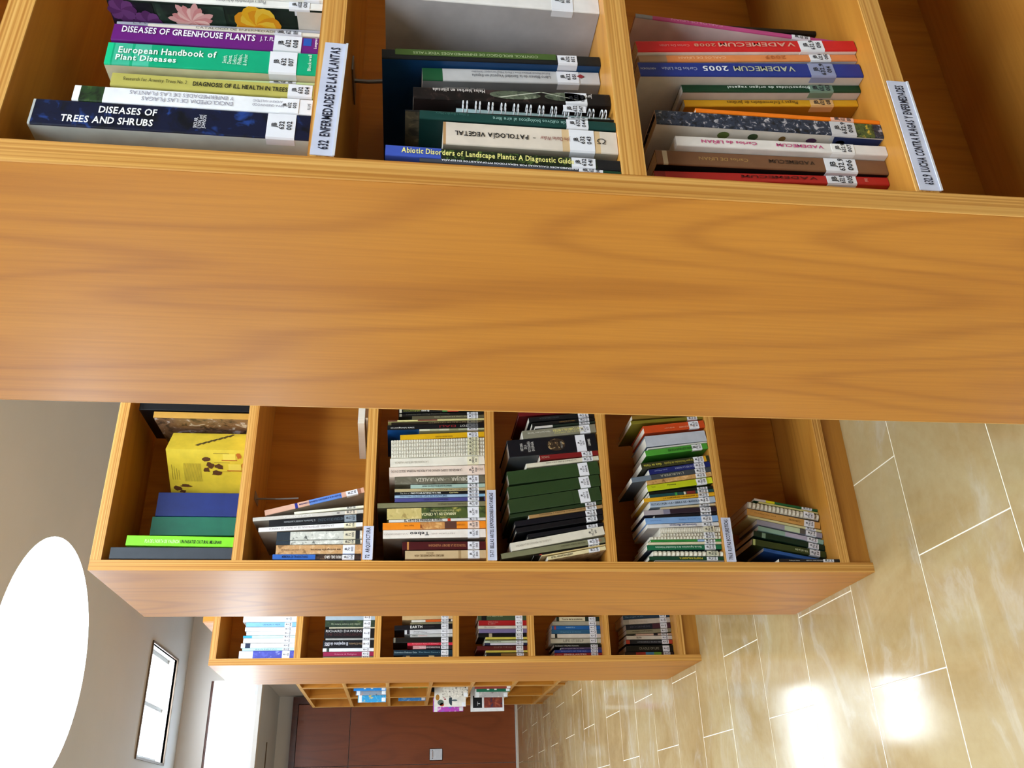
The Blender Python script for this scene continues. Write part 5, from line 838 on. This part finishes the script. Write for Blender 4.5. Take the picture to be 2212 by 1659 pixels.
    {'id': 's6', 'x': 0.7658, 'y': 3.8597, 'z': 0.0955, 'th': 0.0226, 'h': 0.2086, 'lean': -0.046, 'c': '#191d2a', 'label': 'navy and maroon leaning paperback on bottom shelf of unsigned bookcase', 'bands': [(0.5912, 1, '#4a2430')], 't': [('BIOGENESIS', 'd', 0.0933, 0.5393, 0.35, 0.7, '#55566a', 0)], 'lab': ('5', '087')},
    {'id': 's6', 'x': 0.7901, 'y': 3.8597, 'z': 0.0955, 'th': 0.0224, 'h': 0.2192, 'lean': -0.0508, 'c': '#c3b8aa', 'label': 'off-white leaning paperback on bottom shelf of unsigned bookcase', 'bands': [(0, 0.1286, '#a39a8c')], 't': [('Life Evolving', 'd', 0.1582, 0.5143, 0.3, 0.75, '#b0a090', 0)], 'lab': ('5', '088')},
    {'id': 's6', 'x': 0.8139, 'y': 3.8597, 'z': 0.0955, 'th': 0.0187, 'h': 0.2182, 'lean': -0.0547, 'c': '#20364a', 'label': 'dark blue leaning paperback on bottom shelf of unsigned bookcase', 't': [('The origins of life', 'd', 0.0349, 0.4335, 0.4, 0.7, '#7d9ab0', 0)], 'lab': ('5', '089')},
]
GROUPS = {'A': 'books on the 632 shelf', 'B': 'books under the 632 sign', 'C': 'books on the 632.9 shelf',
          '2a': 'books on the top shelf of the 72 bookcase', '2b': 'books on the 72 shelf', '3': 'books on the 73-77 shelf',
          '4': 'books under the 73-77 sign', '5': 'books on the 796.5 shelf', '6': 'books under the 796.5 sign',
          's1': 'books on the unsigned bookcase', 's2': 'books on the unsigned bookcase', 's3': 'books on the unsigned bookcase',
          's4': 'books on the unsigned bookcase', 's5': 'books on the unsigned bookcase', 's6': 'books on the unsigned bookcase'}
SIGNS = ['632  ENFERMEDADES DE LAS PLANTAS', '632.9  LUCHA CONTRA PLAGAS Y ENFERMEDADES', '72  ARQUITECTURA',
         '73-77  BELLAS ARTES. EXPOSICIONES BOTANICAS', '796.5  RUTAS ECOTURISTICAS']
chars = set('JB0123456789.-()TEAté' + ''.join(SIGNS))
for b in BOOKS:
    for t in b.get('t', ()):
        chars |= set(t[0])
    for t in b.get('lab', ()):
        chars |= set(t)
load_glyphs(chars)

def book_cover(b, th, h, d, x0):
    """U-shaped cover: spine at y=0, boards running back"""
    t = .0026 if b.get('hard') else .0008
    t = min(t, th * .22)
    r = min(.0018, th * .28)
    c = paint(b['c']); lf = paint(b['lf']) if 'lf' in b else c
    n = 3
    outer = [(0, d), (0, r)]
    for i in range(1, n + 1):
        a = math.pi / 2 * i / n
        outer.append((r - r * math.cos(a), r - r * math.sin(a)))
    outer += [(th - p[0], p[1]) for p in reversed(outer)]
    inner = [(t, d), (t, t), (th - t, t), (th - t, d)]
    cuts = sorted({0.0, h} | {round(h * (1 - f), 6) for q in b.get('bands', ()) for f in q[:2]})
    cuts = [z for z in cuts if 0 <= z <= h]
    mb = MB()
    def band_mat(zm):
        f = 1 - zm / h
        for q in b.get('bands', ()):
            if q[0] <= f <= q[1]:
                return paint(q[2])
        return c
    L = len(outer)
    for z0, z1 in zip(cuts, cuts[1:]):
        if z1 - z0 < 1e-6:
            continue
        bm_ = band_mat((z0 + z1) / 2)
        for i in range(L - 1):
            a, e = outer[i], outer[i + 1]
            m = lf if i == 0 else (c if i == L - 2 else bm_)
            mb.face([(x0 + a[0], a[1], z0), (x0 + a[0], a[1], z1), (x0 + e[0], e[1], z1), (x0 + e[0], e[1], z0)], m)
    for i in range(3):
        a, e = inner[i], inner[i + 1]
        mb.face([(x0 + a[0], a[1], 0), (x0 + e[0], e[1], 0), (x0 + e[0], e[1], h), (x0 + a[0], a[1], h)], c)
    ring = outer + inner[::-1]
    mb.face([(x0 + p[0], p[1], h) for p in ring][::-1], lf)
    mb.face([(x0 + p[0], p[1], 0) for p in ring], c)
    return mb, t

def comb_spine(b, th, h, x0, n):
    """plastic comb: a curved tooth for every slot, sitting proud of the sheet edges"""
    mb = MB(); m = paint('#e4e0cf', .35)
    pitch = h / n
    R = th * .5
    for i in range(n):
        z = (i + .5) * pitch; w = pitch * .30
        pts = []
        for j in range(5):
            a = math.pi * j / 4
            pts.append((x0 + R - R * .96 * math.cos(a), -.0004 - min(R, .006) * math.sin(a)))
        for (xa, ya), (xb, yb) in zip(pts, pts[1:]):
            mb.face([(xa, ya, z - w), (xb, yb, z - w), (xb, yb, z + w), (xa, ya, z + w)], m)
    return mb

def flowers(root, th, h, d, x0):
    """three printed flower pictures on the side cover"""
    X = x0 - .0006
    def quad(name, ya, yb, za, zb, m):
        mb = MB(); mb.face([(X, ya, za), (X, yb, za), (X, yb, zb), (X, ya, zb)], paint(m)); return mb.build(name, root)
    sect = [(.80, 1.0), (.47, .785), (.135, .455)]
    for k, (f0, f1) in enumerate(sect):
        p = quad('cover_picture', .004, d - .006, h * f0, h * f1, ['mot:#15161a,#3a1f45,#0c1210,40', 'mot:#22352a,#3c5240,#141f19,30', 'mot:#16241a,#2f4a2c,#0d140f,30'][k])
        zc = h * (f0 + f1) / 2; yc = .026
        fl = MB()
        def petal(ang, L, w, col, zc=zc, yc=yc, off=.0003, r0=.0):
            dy, dz = math.cos(ang), math.sin(ang)
            pts = []
            for t, ww in ((0, .25), (.35, .8), (.7, 1.0), (.9, .6), (1.0, 0.0)):
                pts.append((r0 + t * L, ww * w))
            poly = [(X - off, yc + dy * q - dz * s, zc + dz * q + dy * s) for q, s in pts] + [(X - off, yc + dy * q + dz * s, zc + dz * q - dy * s) for q, s in reversed(pts)]
            fl.face(poly, ink(col))
        if k == 1:
            for i in range(22):
                petal(2 * math.pi * i / 22, .027 - .004 * (i % 3), .0042, ['#e3a7a4', '#d98f8e', '#eec3bb'][i % 3], off=.0003 + .00003 * i)
        elif k == 2:
            for i in range(14):
                petal(2 * math.pi * i / 14 + .2, .027 - .006 * (i % 2), .012, ['#f0b416', '#e89a10', '#f3c63a'][i % 3], zc=zc + .006, off=.0003 + .00004 * i)
        else:
            for zz, yy in ((zc + .01, .03), (zc - .015, .06), (zc + .005, .085)):
                for i in range(8):
                    petal(2 * math.pi * i / 8, .016, .006, ['#5c2a63', '#6f3a78'][i % 2], zc=zz, yc=yy * .5, off=.0003 + .00004 * i)
        fl.build('flower_print', p)
    quad('cover_picture', .004, d - .006, h * .005, h * .125, '#d8d2c8')
    bc = MB(); z0, z1 = h * .03, h * .10
    y = .030
    rnd = random.Random(4)
    while y < .062:
        w = rnd.choice((.0005, .0009, .0014)); bc.face([(X - .0004, y, z0), (X - .0004, y + w, z0), (X - .0004, y + w, z1), (X - .0004, y, z1)], ink('#23211f')); y += w + rnd.choice((.0006, .001, .0016))
    bc.build('barcode_print', root)

ROOTS = []
for b in BOOKS:
    th, h, lean = b['th'], b['h'], b['lean']
    d = b.get('d', .16 if b['id'][0] == 's' else .17)
    d = min(d, .235)
    kind = b.get('kind', 'book')
    x0 = -th if lean > 0 else 0.0
    px = b['x'] + (th / math.cos(lean) if lean > 0 else 0)
    isbox = 'box' in b['label'].split(' on ')[0] and b['id'] == '2a'
    nm = {'book': 'box_file' if isbox else 'book', 'comb': 'comb_bound_report', 'wire': 'wire_bound_notebook'}[kind]
    cat = {'book': 'box file' if isbox else 'book', 'comb': 'notebook', 'wire': 'notebook'}[kind]
    root = thing(nm, b['label'], cat, (px, b['y'], b['z']), (0, lean, 0), GROUPS[b['id']])
    ROOTS.append(root)
    if kind == 'book':
        mb, t = book_cover(b, th, h, d, x0)
        mb.build('cover', root)
        mg = .003 if b.get('hard') else .0004
        MB().box(x0 + t + .0001, x0 + th - t - .0001, t + .0005, d - (.004 if b.get('hard') else .0005), mg, h - mg, M['pages']).build('pages', root)
        front = 0.0
    elif kind == 'comb':
        MB().box(x0, x0 + .0007, .001, d, 0, h, paint(b['c'])).build('cover', root)
        MB().box(x0 + th - .0007, x0 + th, .001, d, 0, h, paint(b['c'])).build('cover', root)
        MB().box(x0 + .0009, x0 + th - .0009, .002, d - .001, .0006, h - .0006, M['pages']).build('pages', root)
        comb_spine(b, th, h, x0, b.get('teeth', 38)).build('comb', root)
        front = -min(th * .5, .006) - .0004
    else:
        MB().box(x0, x0 + .001, .006, d, 0, h, paint(b['c'])).build('cover', root)
        MB().box(x0 + th - .001, x0 + th, .006, d, 0, h, paint('#23262a')).build('cover', root)
        MB().box(x0 + .0012, x0 + th - .0012, .006, d - .001, .0006, h - .0006, paint(b['c'], .6)).build('pages', root)
        ring = None
        for i in range(12):
            zc = h - .010 - i * (h - .02) / 11
            if ring is None:
                rm = MB()
                for dz in (-.0022, .0022):
                    pts = []
                    for j in range(14):
                        a = 2 * math.pi * j / 14
                        pts.append((x0 + th * .5 + .0004 + .0062 * math.cos(a), .002 - .0095 * math.sin(a), dz))
                    rm.tube(pts, .0008, M['white_metal'], 6, True)
                ring = rm.build('wire_ring', root)
                o = ring
            else:
                o = ring.copy(); COL.objects.link(o); o.parent = root
            o.location = (0, 0, zc)
        front = -.0082
    # printed titles
    if b.get('t') or b.get('gb'):
        if b.get('gb'):
            tm = MB()
            f0, f1, v0, v1, cc = b['gb']
            tm.face([(x0 + th * (1 - v0), front - .0003, h * (1 - f1)), (x0 + th * (1 - v0), front - .0003, h * (1 - f0)), (x0 + th * (1 - v1), front - .0003, h * (1 - f0)), (x0 + th * (1 - v1), front - .0003, h * (1 - f1))], paint(cc))
            tm.build('title_band', root)
        for (tx, orr, f0, f1, v0, v1, cc, bd) in b.get('t', ()):
            if orr == 'u':
                # v counts from the right hand side for upward titles
                w0, w1 = x0 + th * (1 - v1), x0 + th * (1 - v0)
            else:
                w0, w1 = x0 + th * v0, x0 + th * v1
            tm = MB()
            put_text(tm, tx, orr, h * (1 - f0), h * (1 - f1), w0, w1, front - .0006, ink(cc), bd)
            if tm.f:
                tm.build('title_lettering', root)
    # call-number label
    if b.get('lab'):
        z0, z1 = b.get('lz', (.0175, .0485))
        lc = paint(b.get('lc', '#e9eaf0'), .35, .03)
        lm = MB()
        y = front - .0005
        e = .0003
        rr = min(.0018, th * .28) if kind == 'book' else .0005
        lm.box(x0 + rr * .6, x0 + th - rr * .6, y, y + .0004, z0, z1, lc)
        if kind == 'book':
            lm.box(x0 - .0004, x0 - .0001, .0015, .010, z0, z1, lc)
            lm.face([(x0 - .0004, .0015, z0), (x0 + rr * .6, y, z0), (x0 + rr * .6, y, z1), (x0 - .0004, .0015, z1)], lc)
        lo = lm.build('spine_label', root)
        tm = MB(); ln = ('JB',) + tuple(b['lab'])
        hh = (z1 - z0); step = hh * .80 / 3
        ch = min(step * .66, .0075)
        for i, tx in enumerate(ln):
            zt = z1 - hh * .11 - i * step - (step - ch) / 2
            w = th * .86
            V, Fc, tw = text_flat(tx, 1)
            q = min(ch / CAP, w / tw)
            cx = x0 + th / 2
            put_text(tm, tx, 'h', zt, zt - ch, cx - tw * q / 2, cx + tw * q / 2, y - .0004, ink('#24252c'), 1)
        tm.build('label_lettering', lo)
    # special prints
    art = b.get('art')
    if art == 'flowers':
        flowers(root, th, h, d, x0)
    elif art == 'oval':
        am = MB(); zc, xc = h * .46, x0 + th * .52
        am.face([(xc + th * .36 * math.cos(a), -.0005, zc + .026 * math.sin(a)) for a in [2 * math.pi * i / 32 for i in range(32)]], paint('mot:#3a2c20,#b79a6c,#1c140e,90'))
        am.build('oval_picture', root)
    elif art == 'leaf':
        am = MB()
        for (za, zb) in ((h * .62, h * .36), (h * .34, h * .12)):
            zc, hl = (za + zb) / 2, (za - zb) / 2
            pts = []
            for i in range(22):
                a = 2 * math.pi * i / 22
                pts.append((x0 + th * .56 + th * .36 * math.sin(a), -.0005, zc + hl * math.cos(a)))
            am.face(pts, paint('mot:#59614f,#9aa28c,#2f362d,90'))
        for zb in (h * .56, h * .16):
            am.face([(x0 + th * .88, -.0008, h * .345), (x0 + th * .88, -.0008, h * .365), (x0 + th * .34, -.0008, zb + .004), (x0 + th * .30, -.0008, zb)], ink('#c9ccba'))
        am.build('leaf_print', root)
    elif art == 'fruit':
        am = MB(); X = x0 - .0005
        rnd = random.Random(7)
        for i in range(9):
            zc = h * (.18 + .065 * i); yc = .012 + .010 * (i % 2)
            rz, ry = rnd.uniform(.004, .009), rnd.uniform(.003, .006)
            am.face([(X, yc + ry * math.cos(a), zc + rz * math.sin(a)) for a in [2 * math.pi * k / 14 for k in range(14)]], ink(['#a83a3a', '#3a4a2a', '#4a2a4a', '#5c6a30', '#7a5a2a'][i % 5]))
        am.face([(X, .003, 0.001), (X, d - .01, 0.001), (X, d - .01, h * .1), (X, .003, h * .22)], ink('#24305c'))
        am.build('fruit_print', root)

# ------------------------------------------------ special items on the top shelf of the 72 bookcase
yb = thing('slipcase_box', 'yellow slipcase box turned cornerwise between blue file and landscape book', 'box', (.935, 2.266, 1.7425), (0, 0, math.radians(-55)))
YH = .2145
YM = '#dfc23a'
MB().box(-.145, 0, 0, .085, 0, YH, paint(YM)).build('case', yb)
pr = MB()
def yq(x0, x1, z0, z1, c, y=-.0006):
    pr.face([(x0, y, z0), (x1, y, z0), (x1, y, z1), (x0, y, z1)], ink(c))
brown, orange = '#5c3416', '#b8641a'
for i in range(16):
    yq(-.105, -.045, YH * .80 - i * .0030, YH * .80 - i * .0030 + .0007, '#8a7430')
for i in range(4):
    yq(-.10, -.05 - .006 * i, YH * .95 - i * .006, YH * .95 - i * .006 + .0008, '#7a6428')
rnd = random.Random(3)
def blob(cx, cz, rx, rz, c, n=11):
    pts = []
    for i in range(n):
        a = 2 * math.pi * i / n; q = rnd.uniform(.55, 1.1)
        pts.append((cx + rx * q * math.cos(a), -.0008, cz + rz * q * math.sin(a)))
    pr.face(pts, ink(c))
for cx, cz, rx, rz in ((-.066, YH * .52, .010, .010), (-.050, YH * .47, .012, .012), (-.075, YH * .40, .009, .016), (-.055, YH * .36, .011, .012), (-.030, YH * .52, .008, .012)):
    blob(cx, cz, rx, rz, brown)
for cx, cz, rx, rz in ((-.128, YH * .90, .010, .012), (-.120, YH * .80, .006, .018), (-.138, YH * .84, .006, .010)):
    blob(cx, cz, rx, rz, brown)
for k, cz in enumerate((YH * .20, YH * .14)):
    cx = -.022 - k * .034
    yq(cx - .010, cx + .010, cz - .012, cz + .022, '#e8cf52', -.0009)
    yq(cx - .013, cx - .010, cz - .016, cz + .026, orange, -.001)
    blob(cx + .004, cz - .020, .012, .008, orange)
for i in range(3):
    yq(-.012 - .030 * i, -.011 - .030 * i, YH * .22, YH * .42, '#8a6a24')
pr.build('drawing_print', yb)
pr = MB()
for i in range(7):
    z = YH * (.62 - .06 * i); y = .018 + .008 * i
    pr.face([(.0006, y, z), (.0006, y + .014, z - .010), (.0006, y + .016, z - .004), (.0006, y + .004, z + .010)], ink('#5a4a22'))
pr.build('drawing_print', yb)

# flat books lying on the shelf marked 72
fb = thing('book', 'brown-covered book lying flat on the shelf marked 72', 'book', (1.035, Y2 + .012, 1.4145), (0, 0, .12))
MB().box(0, .24, 0, .002, .0, .010, paint('#6a4a2c')).build('cover', fb)
MB().box(0, .24, .0022, .17, .0, .0015, paint('#6a4a2c')).build('cover', fb)
MB().box(.001, .238, .0025, .168, .0016, .0085, M['pages']).build('pages', fb)
MB().box(0, .24, .0022, .17, .0087, .010, paint('#4a3524')).build('cover', fb)
fb = thing('magazine', 'thick white magazine lying flat on the brown-covered book', 'magazine', (1.018, Y2 + .016, 1.4249), (0, 0, .17))
MB().box(0, .22, 0, .19, 0, .018, M['pages']).build('pages', fb)
MB().box(0, .22, 0, .19, .0182, .0188, paint('#d9d6d0')).build('cover', fb)

# ------------------------------------------------ shelf signs
def sign(label, txt, x0, x1, y, zc, hgt, tilt):
    r = thing('shelf_sign', label, 'sign', (x0, y - .0006, zc), (0, tilt, 0), 'printed shelf signs')
    L = x1 - x0
    MB().box(0, L, -.0014, -.0002, -hgt / 2, hgt / 2, paint('#c9cde0', .4)).build('paper_strip', r)
    MB().box(0, L, -.0026, -.0016, -hgt / 2 - .0012, -hgt / 2 + .0012, M['white_plastic']).build('holder_rail', r)
    tm = MB()
    V, Fc, w = text_flat(txt, 1)
    put_text(tm, txt, 'h', hgt * .21, -hgt * .21, L * .045, L * .955, -.0018, ink('#1c1f33'), 1)
    tm.build('sign_lettering', r)
sign('white shelf sign reading 632 ENFERMEDADES DE LAS PLANTAS', SIGNS[0], .6145, .776, Y1, 1.3965, .024, .03)
sign('white shelf sign reading 632.9 LUCHA CONTRA PLAGAS Y ENFERMEDADES', SIGNS[1], .615, .781, Y1, .7290, .0255, .0)
sign('white shelf sign reading 72 ARQUITECTURA', SIGNS[2], .6215, .712, Y2, 1.3985, .0255, .0)
sign('white shelf sign reading 73-77 BELLAS ARTES EXPOSICIONES BOTANICAS', SIGNS[3], .6205, .818, Y2, 1.0705, .0235, .0)
sign('white shelf sign reading 796.5 RUTAS ECOTURISTICAS', SIGNS[4], .6195, .745, Y2, .4115, .0255, .0)

# ------------------------------------------------ hanging wire bookends
def bookend(label, x, y, ztop, L):
    r = thing('wire_bookend', label, 'bookend', (x, y, ztop), (0, 0, 0), 'wire bookends under the shelves')
    MB().box(-.012, .012, -.03, .03, -.0022, -.0004, M['grey_metal']).build('clip_plate', r)
    MB().tube([(0, 0, -.002), (0, 0, -L * .5), (.003, 0, -L)], .0026, M['grey_metal'], 8).build('wire_arm', r)
bookend('grey wire bookend hanging in the empty part of the shelf marked 72', .820, Y2 + .10, 1.715, .115)
bookend('grey wire bookend hanging over the bottom shelf books', .80, Y2 + .13, .403, .05)
bookend('grey wire bookend hanging between the tall black and large grey books', .858, Y1 + .13, 1.384, .04)

# ------------------------------------------------ magazines on the side bookcases, covers towards the room
MAGS = [  # Y, X of the outer edge, width, shelf level, height, thickness, colour, print, label
    (7.36, .888, .20, 1.42, .222, .006, 'mot:#2f9ad0,#e8c84a,#6ac0d8,22', 'w', 'blue and yellow children\'s magazine on middle magazine bookcase'),
    (7.30, .935, .19, 1.42, .238, .006, 'mot:#8f9aa6,#d6803a,#5a6a7a,20', 'w', 'grey and orange magazine behind the blue and yellow one'),
    (7.22, .958, .19, 1.42, .252, .008, '#1f86d6', 't', 'bright blue magazine with a white title line'),
    (7.45, 1.005, .20, 1.088, .24, .008, 'mot:#e6e0cc,#c9b48a,#f0ece0,20', '', 'cream magazine upright in the middle magazine bookcase'),
    (7.40, .998, .20, 1.088, .235, .008, 'mot:#4a8a34,#1c2a16,#d68a2c,22', 'w', 'green and black farm magazine beside the cream one'),
    (8.02, .975, .21, 1.088, .235, .008, 'mot:#3f86c8,#d6e0ea,#7aa8d0,26', '', 'pale blue photo magazine in the end magazine unit'),
    (7.60, .872, .21, .7625, .262, .004, '#ebe6da', 'm', 'white mushroom poster booklet jutting from the magazine bookcase'),
    (7.34, .914, .20, .7625, .206, .006, 'mot:#d8d2c4,#3a342c,#efe9dc,60', '', 'white booklet with small black sketches'),
    (7.92, .87, .18, .7625, .26, .004, 'mot:#c24ac0,#4a8ae0,#f0d0e8,22', 'w', 'pink, violet and blue magazine jutting below the mushrooms'),
    (7.66, 1.0, .2, .7625, .285, .010, '#16171a', '', 'black magazine inside the middle magazine bookcase'),
    (7.70, .843, .21, .43, .285, .012, '#e6e4e2', 'e', 'white tea book with a black slate picture'),
    (7.42, .92, .20, .43, .275, .006, 'mot:#b9b2ae,#8d8480,#d6cfc8,20', 'w', 'grey booklet in front of the tea book'),
    (7.24, .940, .20, .43, .272, .010, '#1c6a4a', 't', 'dark green magazine with white title bars'),
    (7.18, .955, .20, .43, .290, .006, '#8a3a30', '', 'brick red magazine behind the dark green one'),
]
for (Y, X0, w, z, hh, tk, c, art, lab) in MAGS:
    r = thing('magazine', lab, 'magazine', (X0, Y, z + .0005), (0, 0, 0), 'magazines on the side bookcases')
    MB().box(0, w, 0, .0008, 0, hh, paint(c)).build('cover', r)
    MB().box(.001, w - .001, .0009, tk - .0009, .0008, hh - .0008, M['pages']).build('pages', r)
    MB().box(0, w, tk - .0008, tk, 0, hh, paint(c)).build('cover', r)
    MB().box(.004, .034, -.0004, -.0001, .004, .034, paint('#eef0f2', .4)).build('shelf_tag', r)
    if art == 'w':
        MB().box(.0, w * .9, -.0005, -.0001, hh * .86, hh * .97, paint('#f0f0f0', .4)).build('title_panel', r)
    elif art == 't':
        for q in (.62, .40):
            MB().box(.012, w * .8, -.0005, -.0001, hh * q, hh * (q + .07), paint('#e6efe8', .4)).build('title_bar', r)
    elif art == 'm':
        pm = MB()
        def ell(cx, cz, rx, rz, col, a0=0, a1=2 * math.pi, y=-.0006):
            pm.face([(cx + rx * math.cos(a0 + (a1 - a0) * i / 18), y, cz + rz * math.sin(a0 + (a1 - a0) * i / 18)) for i in range(18 if a1 - a0 > 6 else 19)], ink(col))
        ell(.050, hh * .44, .040, .026, '#2c3a42', 0, math.pi); ell(.050, hh * .36, .007, .024, '#59656a')
        ell(.035, hh * .80, .022, .026, '#5c6a5e'); ell(.018, hh * .76, .014, .018, '#a8452c')
        ell(.075, hh * .90, .024, .016, '#b07a2c'); ell(.060, hh * .66, .006, .009, '#a02c34'); ell(.074, hh * .70, .006, .009, '#a02c34')
        ell(.085, hh * .2, .012, .022, '#8a6a48', 0, math.pi)
        pm.build('mushroom_print', r)
    elif art == 'e':
        MB().box(.028, .125, -.0005, -.0001, hh * .66, hh * .93, paint('#17181b')).build('slate_picture', r)
        tm = MB(); put_text(tm, 'TÉ', 'h', hh * .80, hh * .72, .045, .095, -.0009, ink('#e6e6e6'), 0)
        tm.build('title_lettering', r)
        MB().box(.028, .2, -.0005, -.0001, hh * .05, hh * .60, paint('mot:#7a3428,#40304a,#a8563a,26')).build('cover_picture', r)

# ------------------------------------------------ switch plate on the door
sp = thing('switch_plate', 'white square wall plate on the brown door leaf', 'switch plate', (.632, RY1 - .0555, .828))
p = MB().box(0, .122, -.010, 0, 0, .145, M['white_plastic']).build('plate', sp); bevel(p, .006, 2)
MB().box(.030, .096, -.018, -.0104, .108, .118, M['light_strip']).build('plate_glint', sp)  # bright bar modelling the glint on the plate's top
MB().box(.018, .026, -.0125, -.0104, .108, .116, paint('#3a3436')).build('button', sp)
MB().box(.100, .108, -.0125, -.0104, .108, .116, paint('#3a3436')).build('button', sp)
